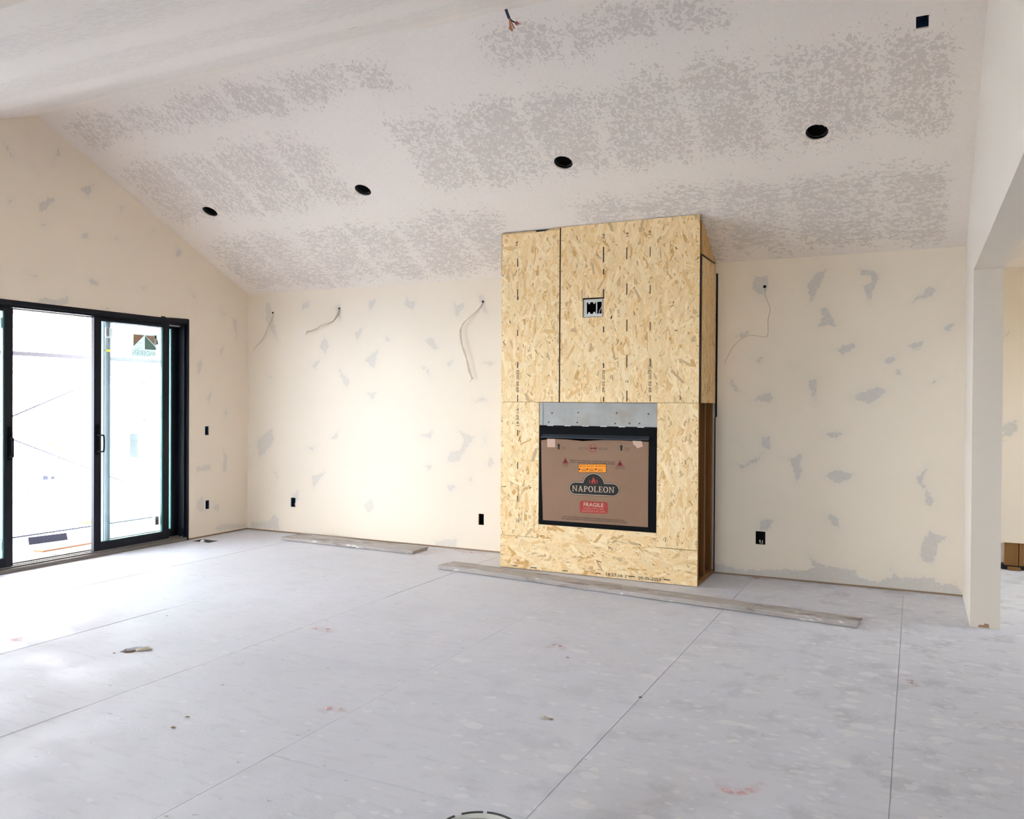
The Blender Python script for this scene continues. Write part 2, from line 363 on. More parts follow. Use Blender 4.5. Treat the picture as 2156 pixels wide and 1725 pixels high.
def grid(us, vs, holes, fn, depth, n):
    """front sheet of cells (u,v)->fn; cells in holes are cut away, cut edges and rim get depth"""
    nu, nv = len(us), len(vs); U, Vv = np.meshgrid(us, vs, indexing='ij'); P2 = np.stack([U.ravel(), Vv.ravel()], 1); P3 = fn(P2); idx = lambda i, j: i*nv+j
    keep = np.ones((nu-1, nv-1), bool)
    for h in holes:
        for i in range(nu-1):
            for j in range(nv-1):
                if h((us[i]+us[i+1])/2, (vs[j]+vs[j+1])/2): keep[i, j] = False
    Fc = []; E = {}
    for i in range(nu-1):
        for j in range(nv-1):
            if not keep[i, j]: continue
            q = [idx(i, j), idx(i+1, j), idx(i+1, j+1), idx(i, j+1)]; Fc.append(q)
            for a, b in zip(q, q[1:]+q[:1]):
                if (b, a) in E: del E[(b, a)]
                else: E[(a, b)] = 1
    return P2, P3, Fc, list(E)
def sheet(name, parts, mat, depth, n, attrfn, parent=None):
    V = []; Fc = []; P2s = []
    for P2, P3, F0, E in parts:
        k = len(V); base = [tuple(p) for p in P3]; V += base; P2s.append(P2); Fc += [[a+k for a in f] for f in F0]
        bk = {}
        for a, b in E:
            for q in (a, b):
                if q not in bk: bk[q] = len(V); V.append(tuple(P3[q]-np.array(n)*depth)); P2s.append(P2[q:q+1])
        for a, b in E: Fc.append([b+k, a+k, bk[a], bk[b]])
    P2 = np.vstack(P2s); V = np.array(V); used = np.unique(np.concatenate([np.array(f) for f in Fc])); mp = -np.ones(len(V), int); mp[used] = np.arange(len(used))
    return mesh(name, V[used], [[int(mp[i]) for i in f] for f in Fc], mat, parent, attrs={k: a[used] for k, a in attrfn(P2, V).items()})
def zpoly(lst, off, sc, proj): return [[tuple(proj(off[0]+x*sc, off[1]+y*sc)) for x, y in p] for p in lst]

# ------------------------------------------------------------------ wall patches (outlines as seen, laid onto their wall)
B7 = [[(168,148),(190,175),(210,250),(240,400),(200,330),(165,260)],[(385,155),(425,152),(415,195),(395,190),(375,210)],[(555,185),(600,165),(610,260),(595,280),(590,215)],[(765,150),(820,138),(775,215)],[(975,170),(990,125),(1010,155),(1045,145),(1030,215),(1010,190)],[(1268,150),(1290,180),(1335,155),(1295,245),(1270,230)],[(1408,110),(1440,115),(1455,155),(1465,230),(1440,210),(1415,150)],[(685,340),(730,305),(725,350),(705,385),(690,365)],[(480,415),(510,360),(538,410),(515,460),(495,440)],[(865,355),(905,380),(870,390)],[(745,500),(780,465),(830,430),(800,545),(765,515)],[(1090,380),(1140,365),(1180,420),(1155,440),(1120,410)],[(590,555),(600,540),(612,575),(665,615),(640,660),(620,630)],[(430,525),(485,490),(455,550)],[(1215,515),(1270,490),(1245,540)],[(1440,510),(1480,500),(1515,510),(1480,535)],[(1070,525),(1115,545),(1130,600),(1100,560)],[(760,685),(815,685),(790,740)],[(1380,740),(1430,710),(1490,750)],[(170,575),(205,595),(195,605)],[(120,960),(205,895),(215,965),(165,1040),(125,1065),(118,1015)],[(400,1010),(460,1000),(440,1025)],[(1035,940),(1110,925),(1140,905),(1140,960),(1090,945)],[(1290,905),(1390,945),(1340,1020),(1300,1090),(1230,1095),(1240,1035),(1310,1020),(1330,960)],[(1465,1095),(1485,1055),(1505,1100),(1480,1130)],[(1095,1110),(1140,1110),(1120,1150)],[(435,1180),(520,1145),(465,1220),(445,1250)],[(210,1135),(240,1175),(230,1190)],[(1225,1230),(1285,1230),(1240,1275)],[(740,1340),(790,1300),(800,1370),(755,1395)],[(1350,1190),(1375,1180),(1370,1225)],[(320,1290),(355,1260),(360,1310),(335,1330)],[(540,960),(600,900),(580,960)],[(75,1450),(180,1440),(215,1400),(240,1430),(245,1490),(80,1478)],[(1150,1555),(1290,1545),(1280,1590),(1160,1585)],[(1440,930),(1460,935),(1450,990)]]
B8 = [[(197,140),(262,140),(265,190),(250,235),(215,225),(188,200)],[(490,125),(542,110),(520,175),(470,265),(455,210),(458,178)],[(700,95),(725,108),(808,122),(785,170),(748,270),(720,185),(760,170),(755,135),(705,130)],[(950,268),(985,235),(1035,190),(1080,205),(1045,235),(1000,245)],[(510,295),(550,290),(595,378),(505,378),(530,345)],[(105,430),(135,408),(178,403),(150,435)],[(582,490),(680,458),(680,485),(625,515)],[(928,470),(1012,445),(1000,475),(965,498)],[(820,535),(885,515),(870,550),(840,562)],[(870,595),(895,585),(908,625),(880,615)],[(1108,385),(1140,370),(1165,360),(1145,400),(1120,400)],[(1035,650),(1095,622),(1070,648),(1045,658)],[(458,632),(498,630),(497,705),(485,750),(470,690),(458,665)],[(205,535),(242,520),(230,560)],[(80,625),(145,690),(110,690),(90,660)],[(185,735),(240,705),(268,690),(290,720),(280,745),(230,740)],[(668,720),(720,692),(790,665),(828,690),(800,720),(755,750),(700,735)],[(376,565),(412,570),(385,583)],[(540,890),(590,880),(640,892),(600,912),(560,908)],[(230,910),(270,905),(280,945),(275,975),(240,960)],[(93,1040),(150,1040),(245,985),(215,1025),(140,1060)],[(330,1012),(370,1010),(435,980),(420,1030),(425,1090),(400,1118),(385,1070),(375,1030)],[(538,1100),(575,1062),(625,1070),(675,1085),(670,1105),(600,1132)],[(1032,1055),(985,1090),(978,1125),(1020,1170),(1015,1225),(1045,1240),(1062,1212),(1030,1160),(1000,1110)],[(540,1278),(598,1285),(605,1345),(575,1335)],[(225,1300),(290,1305),(280,1350),(225,1360)],[(1040,1357),(1080,1380),(1130,1385),(1128,1400),(1085,1405),(1070,1470),(1050,1525),(1000,1500),(990,1460),(1005,1400)],[(10,1510),(150,1545),(350,1540),(450,1548),(485,1530),(455,1470),(520,1520),(680,1545),(700,1580),(790,1600),(860,1575),(845,1530),(890,1578),(1040,1582),(1110,1615),(1165,1605),(1165,1630),(1195,1650),(1195,1700),(10,1600)]]
L3 = [[(30,165),(55,215),(125,335),(70,315)],[(225,105),(250,140),(240,170)],[(500,245),(515,300),(470,330),(425,405),(440,370),(465,300)],[(265,380),(290,395),(325,460),(295,425),(265,410)],[(670,590),(720,570),(800,540),(745,665)],[(330,710),(420,660),(465,680),(440,710),(345,800),(330,780)],[(65,670),(105,680),(75,740),(85,780),(65,740)],[(345,900),(365,870),(385,915)],[(670,1000),(722,940),(755,1015)],[(950,1010),(985,1000),(1018,1028)],[(995,805),(1015,740),(1040,735),(1020,780)],[(1258,985),(1280,930),(1290,940)],[(1465,1165),(1490,1065),(1505,1100),(1535,1110),(1515,1155)],[(205,1290),(325,1325),(310,1345),(250,1310)],[(720,1355),(770,1340),(830,1375),(820,1415),(760,1385)],[(1170,1425),(1230,1410),(1215,1440)],[(1590,1440),(1650,1500),(1630,1515)],[(300,1530),(360,1500),(400,1505),(480,1525),(565,1490),(580,1555),(480,1575),(300,1545)],[(1840,1610),(1900,1640),(1880,1655)],[(880,1585),(1000,1595),(880,1608)]]
L1 = [[(1240,145),(1285,165),(1275,175)],[(1315,180),(1345,200),(1345,320),(1330,260)],[(1115,440),(1145,415),(1150,460),(1125,515)],[(1240,380),(1275,340),(1260,400)],[(1170,640),(1205,590),(1185,680)],[(1265,920),(1290,980),(1285,1060),(1265,1060),(1270,980)],[(1110,1035),(1190,1020),(1200,1050),(1120,1060)],[(1110,1230),(1150,1200),(1165,1290),(1120,1280)],[(1195,1260),(1245,1240),(1240,1290)],[(1220,1380),(1250,1355),(1390,1360),(1390,1375),(1240,1395)],[(1270,710),(1295,720),(1280,750)]]
pb = lambda x, y: onY(x, y, YB)[[0, 2]]
plw = lambda x, y: onX(x, y, XL)[[1, 2]]
back_patches = [(p, .62) for p in zpoly(B7, (500, 580), .3595, pb)] + [(p, .92) for p in zpoly(B8, (1500, 520), .4406, pb)]
left_patches = [(p, .85) for p in zpoly(L3, (0, 250), .25046, plw)] + [(p, .62) for p in zpoly(L1, (0, 600), .3711, plw)]
def patchattr(polys):
    def fn(P2, V): d, s = patchfield(P2, polys); return {'patch': d, 'fade': s}
    return fn

# ------------------------------------------------------------------ setting: floor
floor = tag(empty('floor', (-1.5, 2.5, -.02)), kind='structure')
seams = [-7.40, -6.19, -4.97, -3.745, -2.51, -1.284, -.077, 1.14, 2.36, 3.58, 4.62]
vent = onZ(432, 1139, 0); torn = onZ(278, 1368, 0)
butt = {1: onZ(343, 1282, 0)[1]+.0, 5: onZ(1898, 1380, 0)[1]}
vent_hole = [(vent[0]-.13, vent[1]-.075), (vent[0]+.13, vent[1]-.075), (vent[0]+.13, vent[1]+.075), (vent[0]-.13, vent[1]+.075)]
torn_hole = []
for k in range(14):
    a = 2*math.pi*k/14; r = 1+.22*random.uniform(-1, 1); torn_hole.append((torn[0]+.055*r*math.cos(a), torn[1]+.085*r*math.sin(a)))
for i in range(len(seams)-1):
    x0, x1 = seams[i]+.0022, seams[i+1]-.0022; ytop = 7.62 if x1 < .5 else 9.2
    y = butt.get(i, .35+(i % 2)*1.22)
    while y > YREAR-.12: y -= 2.44
    while y < ytop:
        a, b_ = max(y, YREAR-.12)+.0015, min(y+2.44, ytop)-.0015; y += 2.44
        if b_-a < .03: continue
        hs = [h for h, c in ((vent_hole, vent), (torn_hole, torn)) if x0 < c[0] < x1 and a < c[1] < b_]
        dz = random.uniform(-.0022, 0)
        plate('floor_panel', [(x0, a), (x1, a), (x1, b_), (x0, b_)], hs, .019, ((0, 0, dz), (1, 0, 0), (0, 1, 0), (0, 0, 1)), M_FLOOR, floor)
    box('panel_tongue', x1-.006, x1+.010, YREAR-.1, ytop, -.013, -.0050, M_JOINT, floor)
boxes('subfloor_base', [(-7.6, 4.9, YREAR-.3, 9.5, -.42, -.32)], M_PLATE, floor)
boxes('floor_rim', [(-7.42, -7.36, YREAR-.2, 9.4, -.32, -.021), (4.62, 4.7, YREAR-.2, 9.4, -.32, -.021), (-7.4, 4.7, YREAR-.2, YREAR-.12, -.32, -.021), (-7.4, 4.7, 9.2, 9.3, -.32, -.021)], M_PLATE, floor)
for i in range(12): box('joist', -7.36, 4.62, -3.9+i*1.15, -3.86+i*1.15, -.32, -.0205, M_STUD, floor)
# marking paint on the floor
def chalk(pts, w):
    P = smoothpts([tuple(onZ(x, y, .0006)) for x, y in pts], 6); V = []; Fc = []; core = []
    for i, p in enumerate(P):
        t = (P[min(i+1, len(P)-1)]-P[max(i-1, 0)]).normalized(); s_ = Vector((-t.y, t.x, 0)); k = math.sin(math.pi*(i+.15)/(len(P)-.7))
        for q in (-1, -.4, .4, 1): V.append(tuple(p+s_*w*q)); core.append(max(0, k)*(1 if abs(q) < .5 else 0))
    for i in range(len(P)-1):
        for j in range(3): Fc.append((4*i+j, 4*i+j+1, 4*i+5+j, 4*i+4+j))
    o = mesh('paint_mark', V, Fc, M_CHALK, floor, attrs={'core': core}); o['label'] = 'pink marking paint smear'
for pts, w in (([(1510,1640),(1525,1660),(1555,1668),(1590,1660),(1615,1648)], .035), ([(1150,1365),(1165,1360),(1180,1362),(1190,1370)], .04), ([(672,1500),(690,1492),(708,1492),(725,1500)], .04), ([(2104,1312),(2118,1312),(2135,1316)], .02), ([(1912,1428),(1922,1440),(1935,1446)], .03), ([(955,1158),(985,1163),(1025,1166)], .05), ([(1570,1216),(1600,1219),(1625,1222)], .05), ([(15,1350),(40,1346),(62,1348)], .06), ([(655,1322),(680,1326),(705,1330)], .05)): chalk(pts, w)

# ------------------------------------------------------------------ setting: back wall
outlet_b = [(onY(617, 1058, YB), .036, .054, 'outlet'), (onY(1013, 1094, YB), .032, .058, 'outlet'), (onY(1601, 1133, YB), .042, .058, 'outlet')]
rects = [(c[0]-a, c[0]+a, c[2]-b_, c[2]+b_) for c, a, b_, _ in outlet_b]
chh = (-3.03, -2.05, .02, 1.30)                                      # opening behind the fireplace is inside the chase
us = axis(XL, XR, .024, [m for r in rects for m in r[:2]]); vs = axis(.016, HW, .024, [m for r in rects for m in r[2:]])
hl = [lambda u, v, r=r: r[0] < u < r[1] and r[2] < v < r[3] for r in rects]
wb = sheet('wall_back', [grid(us, vs, hl, lambda P: np.stack([P[:, 0], np.full(len(P), YB), P[:, 1]], 1), .0127, (0, -1, 0))], M_WALL, .0127, (0, -1, 0), patchattr(back_patches)); tag(wb, kind='structure')
boxes('sheathing', [(XL-.3, XR+.02, YB+.12, YB+.2, -.3, HW+.6)], M_PLATE, wb)
for rr in rects: pass
tag(boxes('trim_1', [(XL-.05, XR, YB+.0135, YB+.119, -.005, .037)], M_PLATE), kind='structure')

# ------------------------------------------------------------------ setting: left wall with the sliding door opening
DY0, DY1, DZ = 3.02, 6.685, 2.424
outlet_l = [(onX(436, 907, XL), .030, .050, 'switch'), (onX(437, 1063, XL), .030, .050, 'outlet')]
rl = [(c[1]-a, c[1]+a, c[2]-b_, c[2]+b_) for c, a, b_, _ in outlet_l]
us = axis(1.0, YB, .03, [m for r in rl for m in r[:2]]+[DY0, DY1]); vs = axis(.016, HW, .03, [m for r in rl for m in r[2:]]+[DZ])
hl = [lambda u, v, r=r: r[0] < u < r[1] and r[2] < v < r[3] for r in rl+[(DY0, DY1, -1, DZ)]]
fnl = lambda P: np.stack([np.full(len(P), XL), P[:, 0], P[:, 1]], 1)
g1 = grid(us, vs, hl, fnl, .0127, (1, 0, 0))
us2 = axis(YE2, YB, .03, [YR]); tv = np.linspace(0, 1, 44)
nu, nv = len(us2), len(tv); U, T_ = np.meshgrid(us2, tv, indexing='ij'); tops = np.array([zceil(u) for u in us2])[:, None]
P2g = np.stack([U.ravel(), (HW+T_*(tops-HW)+0*U).ravel()], 1); Fg = [[i*nv+j, (i+1)*nv+j, (i+1)*nv+j+1, i*nv+j+1] for i in range(nu-1) for j in range(nv-1)]
wl = sheet('wall_left', [g1, (P2g, fnl(P2g), Fg, [])], M_WALL, .0127, (1, 0, 0), patchattr(left_patches)); tag(wl, kind='structure')
boxes('rear_wallboard', [(XL-.0127, XL, YREAR-.1, 1.0, 0, HW)], M_WALL, wl)
boxes('sheathing', [(XL-.2, XL-.12, DY1+.0, YB+.3, -.3, 4.6), (XL-.2, XL-.12, YREAR-.3, DY0, -.3, 4.6), (XL-.2, XL-.12, DY0, DY1, DZ+.01, 4.6), (XL-.2, XL-.12, DY0, DY1, -.3, -.02)], M_WRAP, wl)  # unseen outer face made white to bounce light back under the porch
boxes('framing', [(XL-.12, XL-.013, DY1+.001, DY1+.04, .04, DZ+.06), (XL-.12, XL-.013, DY0-.04, DY0-.001, .04, DZ+.06), (XL-.12, XL-.013, DY0, DY1, DZ+.001, DZ+.06)], M_STUD, wl)
tag(boxes('trim_2', [(XL-.119, XL-.0135, DY1+.04, YB, -.005, .037), (XL-.119, XL-.0135, YREAR, DY0-.04, -.005, .037)], M_PLATE), kind='structure')

# ------------------------------------------------------------------ setting: ceiling
k_ = math.sqrt(1+SL*SL)
def band(t, a, b, s): return np.clip((t-a)/s+.5, 0, 1)*np.clip((b-t)/s+.5, 0, 1)
def ceilattr(P2, V):
    X = V[:, 0]; v = (YB-V[:, 1])*k_; wob = .03*np.sin(X*5.1)+.025*np.sin(X*11.7+1)+.02*np.sin(v*9+X*3)
    r1 = band(v+wob, .05, 1.08, .30)*(1-.9*band(X+wob*2, -3.36, -2.82, .30)); r2 = band(v+wob, 1.30, 2.29, .32)*(1-.9*band(X+wob*2, -4.56, -4.04, .30)); r3 = band(v+wob, 2.48, 2.88, .20)*(1-band(X+wob*2, -3.46, -2.86, .2))*(1-band(X, -1.0, 9, .4))
    z = np.maximum(np.maximum(r1, r2), r3)*band(X, XL+.12, XR-.14, .10)
    scr = np.zeros(len(X))
    for c in np.arange(-7.0, .3, .61): scr = np.maximum(scr, band(X+wob, c-.04, c+.04, .08))
    z = z*(1-.40*scr)
    gr = np.where(v < 1.2, .12, np.where(X < -4, 1., .55)); return {'zone': z, 'grain': gr}
cans = [onC(442, 446), onC(764, 401), onC(1186, 343), onC(1720, 279)]; CR = .078
jb = onC(1942, 47); jr = (jb[0]-.034, jb[0]+.034, jb[1]-.042, jb[1]+.042)
us = axis(XL, XR, .035, [jr[0], jr[1]]+[c[0]+d for c in cans for d in (-.06, -.03, 0, .03, .06)]); vs = axis(YR, YB, .035, [jr[2], jr[3]]+[6.256+d for d in (-.055, -.027, 0, .027, .055)])
hl = [lambda u, v: jr[0] < u < jr[1] and jr[2] < v < jr[3]]
fc = lambda P: np.stack([P[:, 0], P[:, 1], HW+SL*(YB-P[:, 1])], 1)
nrm_c = np.array([0, -SL, -1.])/k_
def round_holes(us, vs):
    P2, P3, Fc, E = grid(us, vs, hl+[lambda u, v, c=c: ((u-c[0])**2+((v-c[1])*k_)**2) < (CR*.92)**2 for c in cans], fc, .0127, nrm_c)
    for q in {a for e in E for a in e}:
        for c in cans:
            d = np.array([P2[q, 0]-c[0], (P2[q, 1]-c[1])*k_]); r = np.hypot(*d)
            if 1e-6 < r < CR*1.7: d *= CR/r; P2[q] = (c[0]+d[0], c[1]+d[1]/k_)
    return P2, fc(P2), Fc, E
ce = sheet('ceiling', [round_holes(us, vs)], M_CEIL, .0127, nrm_c, ceilattr); tag(ce, kind='structure')
P = np.array([[XL-.3, YR, ZR+.22], [XR2+.1, YR, ZR+.22], [XR2+.1, YB+.3, HW-SL*.3+.22], [XL-.3, YB+.3, HW-SL*.3+.22]])
mesh('roof_deck', np.vstack([P, P+[0, 0, .08]]), [(0, 1, 2, 3), (7, 6, 5, 4), (0, 4, 5, 1), (1, 5, 6, 2), (2, 6, 7, 3), (3, 7, 4, 0)], M_PLATE, ce)
us = axis(XL, XR, .06); vs = axis(YE2, YR, .06)
def ceil2attr(P2, V):
    v = (YR-V[:, 1])*math.sqrt(1+SL2**2); X = V[:, 0]; w_ = .04*np.sin(X*4+1); z = np.maximum(np.maximum(band(v+w_, .30, 1.0, .2), band(v+w_, 1.42, 2.2, .2)), band(v+w_, 2.6, 3.2, .2)); return {'zone': z*band(X, XL+.15, XR-.15, .1), 'grain': np.full(len(X), .1)}
c2 = sheet('ceiling', [grid(us, vs, [], lambda P: np.stack([P[:, 0], P[:, 1], ZR-SL2*(YR-P[:, 1])], 1), .0127, (0, 0, -1))], M_CEIL2, .0127, (0, 0, -1), ceil2attr); tag(c2, kind='structure')
P = np.array([[XL-.3, YE2-.3, HW+.22-.3*SL2], [XR2+.1, YE2-.3, HW+.22-.3*SL2], [XR2+.1, YR, ZR+.22], [XL-.3, YR, ZR+.22]])
mesh('roof_deck', np.vstack([P, P+[0, 0, .08]]), [(0, 1, 2, 3), (7, 6, 5, 4), (0, 4, 5, 1), (1, 5, 6, 2), (2, 6, 7, 3), (3, 7, 4, 0)], M_PLATE, c2)
c3 = boxes('ceiling', [(XL-.2, XR+.0, YREAR-.2, YE2, HW, HW+.06)], M_WHITE); tag(c3, kind='structure')
c4v = axis(YREAR-.2, YFAR+.2, .25); c4u = axis(XR2-.01, XFAR+.2, .25)
c4 = sheet('ceiling', [grid(c4u, c4v, [], lambda P: np.stack([P[:, 0], P[:, 1], np.full(len(P), ZC2)], 1), .05, (0, 0, -1))], M_CEIL2, .05, (0, 0, -1), lambda P2, V: {'zone': .5+.5*np.sin(V[:, 1]*2.5)**2, 'grain': np.zeros(len(V))}); tag(c4, kind='structure')
boxes('roof_deck', [(XR2, XFAR+.3, YREAR-.3, YFAR+.3, ZC2+.06, ZC2+.14)], M_PLATE, c4)
# fine open cracks in the taped ridge joint
def crack(p, q, n):
    a, b_ = Vector(p), Vector(q); d = (b_-a).normalized(); s_ = d.cross(Vector(n)).normalized(); V = []; Fc = []; m = 9
    for i in range(m):
        t = i/(m-1); w_ = .006*math.sin(math.pi*min(max(t, .05), .95))*random.uniform(.5, 1.2); c = a+(b_-a)*t+Vector(n)*.0015
        V += [tuple(c+s_*w_), tuple(c-s_*w_)]
    for i in range(m-1): Fc.append((2*i, 2*i+1, 2*i+3, 2*i+2))
    o = mesh('joint_crack', V, Fc, M_GREYINK, c2); return o
def onC2(x, y): d = ray(x, y); return EYE+d*((ZR-SL2*YR-EYE[2])/(d[2]-SL2*d[1]))
n2 = Vector((0, SL2, -1)).normalized()
crack(onC2(729, 62), onC2(765, 54), n2); crack(onC2(197, 203), onC2(227, 197), n2)

# ------------------------------------------------------------------ setting: wing wall with header, far room
poly = [(YB+.1, 0), (YB+.1, HW-.05), (YR, ZR+.02), (YE2, HW+.02), (YREAR-.1, HW+.02), (YREAR-.1, ZH), (-3.0, ZH), (STY, ZH), (STY, 0)]
wr = plate('wall_right', poly, [], XR2-XR, ((XR, 0, 0), (0, 1, 0), (0, 0, 1), (-1, 0, 0)), M_WHITE); tag(wr, kind='structure')
boxes('side_wall', [(XR, XR2, YB+.1, YFAR+.1, 0, ZC2), (XR, XR2, YREAR-.1, -3.0, 0, ZH)], M_WHITE, wr)
boxes('gable_sheathing', [(XR2+.001, XR2+.05, YREAR, YFAR, ZC2+.01, 4.6)], M_PLATE, wr)
cr = onZ(2072, 1325, 0)                                              # broken corner at the wing wall's foot
plate('chipped_corner', [(.40, .004), (.468, .004), (.466, .030), (.44, .034), (.437, .022), (.405, .020)], [], .001, ((0, STY-.0012, 0), (1, 0, 0), (0, 0, 1), (0, -1, 0)), M_PLATE, wr)
gap = .253
us = axis(XR2, XFAR, .05); vs = axis(gap, ZC2, .05)
far_p = [(p, .9) for p in [[tuple(onY(x, y, YFAR)[[0, 2]]) for x, y in q] for q in ([(2113,690),(2122,690),(2128,702),(2113,712)], [(2110,893),(2138,885),(2145,905),(2130,915),(2111,930)])]]
wf = sheet('wall_far', [grid(us, vs, [], lambda P: np.stack([P[:, 0], np.full(len(P), YFAR), P[:, 1]], 1), .0127, (0, -1, 0))], M_WALL, .0127, (0, -1, 0), patchattr(far_p)); tag(wf, kind='structure')
boxes('sheathing', [(XR2-.2, XFAR+.3, YFAR+.16, YFAR+.24, -.3, ZC2+.2)], plain('white_backing_board', (.75, .76, .78)), wf)
fs = onY(2130, 1170, YFAR)[0]
box('stud', fs-.055, fs+.055, YFAR+.014, YFAR+.15, .038, ZC2, M_STUD, wf); box('stud', fs+.062, fs+.10, YFAR+.014, YFAR+.10, .038, ZC2, M_STUD, wf)
for k in range(1, 6): box('stud', fs+.62*k, fs+.62*k+.04, YFAR+.014, YFAR+.15, .038, ZC2, M_STUD, wf)
box('bottom_plate', XR2, XFAR, YFAR+.014, YFAR+.159, 0, .037, M_DARK, wf)
p_ = onZ(2130, 1196, 0)
tag(box('wood_offcut', p_[0]-.045, p_[0]+.06, YFAR-.03, YFAR+.012, .001, .028, M_STUD), 'small tan lumber offcut lying below the cut wallboard in far room', 'offcut')
RX0, RX1, RZ0, RZ1 = -3.6, -1.0, .80, 2.38
wx = boxes('wall_front', [(XL-.2, RX0, YREAR-.15, YREAR, -.3, HW+.1), (RX1, XFAR+.2, YREAR-.15, YREAR, -.3, ZC2+.1), (RX0, RX1, YREAR-.15, YREAR, -.3, RZ0), (RX0, RX1, YREAR-.15, YREAR, RZ1, HW+.1)], M_WHITE); tag(wx, kind='structure')
we = boxes('wall_side', [(XFAR, XFAR+.15, YREAR-.2, 6.8, -.3, ZC2+.1), (XFAR, XFAR+.15, 8.6, YFAR+.3, -.3, ZC2+.1), (XFAR, XFAR+.15, 6.8, 8.6, -.3, 1.05), (XFAR, XFAR+.15, 6.8, 8.6, 2.15, ZC2+.1)], M_WHITE); tag(we, kind='structure')
def window(name, axis_, a0, a1, z0, z1, at):
    w_ = .06; t = .05; e = tag(empty(name, ((a0+a1)/2 if axis_ == 'y' else at, at if axis_ == 'y' else (a0+a1)/2, z0)), kind='structure')
    def bx(p0, p1, q0, q1): return (p0, p1, at-t, at, q0, q1) if axis_ == 'y' else (at-t, at, p0, p1, q0, q1)
    mid = (a0+a1)/2
    boxes('window_frame', [bx(a0, a0+w_, z0, z1), bx(a1-w_, a1, z0, z1), bx(a0+w_, a1-w_, z0, z0+w_), bx(a0+w_, a1-w_, z1-w_, z1), bx(mid-w_/2, mid+w_/2, z0+w_, z1-w_)], M_DOOR, e)
    for p0, p1 in ((a0+w_, mid-w_/2), (mid+w_/2, a1-w_)):
        c = (p0, p1, at-t/2-.003, at-t/2+.003, z0+w_, z1-w_) if axis_ == 'y' else (at-t/2-.003, at-t/2+.003, p0, p1, z0+w_, z1-w_); boxes('pane', [c], M_GLASS, e)
window('window_1', 'y', RX0, RX1, RZ0, RZ1, YREAR-.05); window('fill_window', 'x', 6.8, 8.6, 1.05, 2.15, XFAR+.1)  # both unseen and sized for the light; side one added for far room

# ------------------------------------------------------------------ setting: sliding door
door = tag(empty('door_1', (XL-.06, 4.85, 0)), 'black four-panel sliding patio door standing partly open', kind='structure')
ZHD = 2.362; ZS = .05
boxes('frame_head', [(XL-.20, XL+.004, DY0, DY1, ZHD+.02, DZ), (XL-.20, XL-.10, DY0, DY1, ZHD, ZHD+.02), (XL-.062, XL-.022, DY0, DY1, ZHD, ZHD+.02)], M_DOOR, door)
boxes('head_track', [(XL-.10, XL-.085, DY0, DY1, ZHD-.012, ZHD+.02)], M_METAL, door)
for a, b_ in ((DY1-.045, DY1), (DY0, DY0+.045)):
    boxes('jamb', [(XL-.20, XL-.022, a, b_, 0, ZHD+.02)], M_DOOR, door)
boxes('jamb_extension', [(XL-.022, XL+.006, DY1-.020, DY1+.002, 0, DZ+.004), (XL-.022, XL+.006, DY0-.002, DY0+.02, 0, DZ+.004)], M_DOOR, door, .002)
boxes('sill', [(XL-.22, XL+.002, DY0, DY1, -.01, .036), (XL-.11, XL-.095, DY0, DY1, .036, ZS), (XL-.045, XL-.032, DY0, DY1, .036, ZS), (XL-.20, XL-.185, DY0, DY1, .036, ZS)], M_SILL, door, .002)
plate('torn_foam', [(6.31, DZ+.012), (6.36, DZ+.013), (6.37, DZ+.004), (6.44, DZ+.008), (6.66, DZ+.016), (6.688, DZ+.012), (6.676, DZ-.004), (6.31, DZ-.004)], [], .006, ((XL+.006, 0, 0), (0, 1, 0), (0, 0, 1), (1, 0, 0)), M_DARK, door)
def panel(y0, y1, x0, x1, lock, inter=0):
    """one glazed leaf: stiles, rails, pane with its seal; lock = side of the handle stile"""
    sl_, sr = (.080, .076); e = empty('door_panel', ((x0+x1)/2, (y0+y1)/2, ZS)); e.parent = door; e.location = Vector(((x0+x1)/2, (y0+y1)/2, ZS))-WLOC[door.name]
    zb, zt = ZS+.002, ZHD-.002; rb, rtp = .078, .036
    box('stile', x0, x1, y0, y0+sl_, zb, zt, M_STILE_GLARE if inter < 0 else M_DOOR, e, .003); box('stile', x0, x1, y1-sr, y1, zb, zt, M_STILE_GLARE if inter > 0 else M_DOOR, e, .003)
    if inter: ys_ = y0 if inter < 0 else y1-sr; box('interlock', x1, x1+.012, ys_+.008, ys_+.038, zb, zt, M_INTER, e, .002)
    box('rail', x0, x1, y0+sl_, y1-sr, zb, zb+rb, M_DOOR, e, .003); box('rail', x0, x1, y0+sl_, y1-sr, zt-rtp, zt, M_DOOR, e, .003)
    xm = (x0+x1)/2; ya, yb, za, zb2 = y0+sl_, y1-sr, zb+rb, zt-rtp
    g = box('pane', xm-.008, xm+.008, ya, yb, za, zb2, M_GLASS, e)
    boxes('glazing_seal', [(xm-.012, xm+.014, yb-.012, yb, za, zb2), (xm-.012, xm+.014, ya, yb-.012, za, za+.008)], M_GEDGE, e)
    if lock:
        yh = y0+.035 if lock < 0 else y1-.035; h0, h1 = 1.035, 1.195
        box('lock_plate', x1, x1+.006, yh-.018, yh+.018, 1.00, 1.30, M_BLACK, e, .002)
        s_ = 1 if lock < 0 else -1
        tube('handle', [(x1+.004, yh, h0), (x1+.062, yh+.010*s_, h0), (x1+.076, yh+.016*s_, h0+.015), (x1+.076, yh+.016*s_, h1-.015), (x1+.062, yh+.010*s_, h1), (x1+.004, yh, h1)], .0085, M_BLACK, e, 10, n=5)
    return e, xm
XS0, XS1, XF0, XF1 = XL-.078, XL-.035, XL-.160, XL-.117
pnl, xg = panel(5.540, 6.452, XS0, XS1, -1)
pnl2, _ = panel(4.727-.912, 4.727, XS0, XS1, 1)
panel(DY1-.045-.930, DY1-.045, XF0, XF1, 0, -1); panel(DY0+.045, DY0+.045+.930, XF0, XF1, 0, 1)
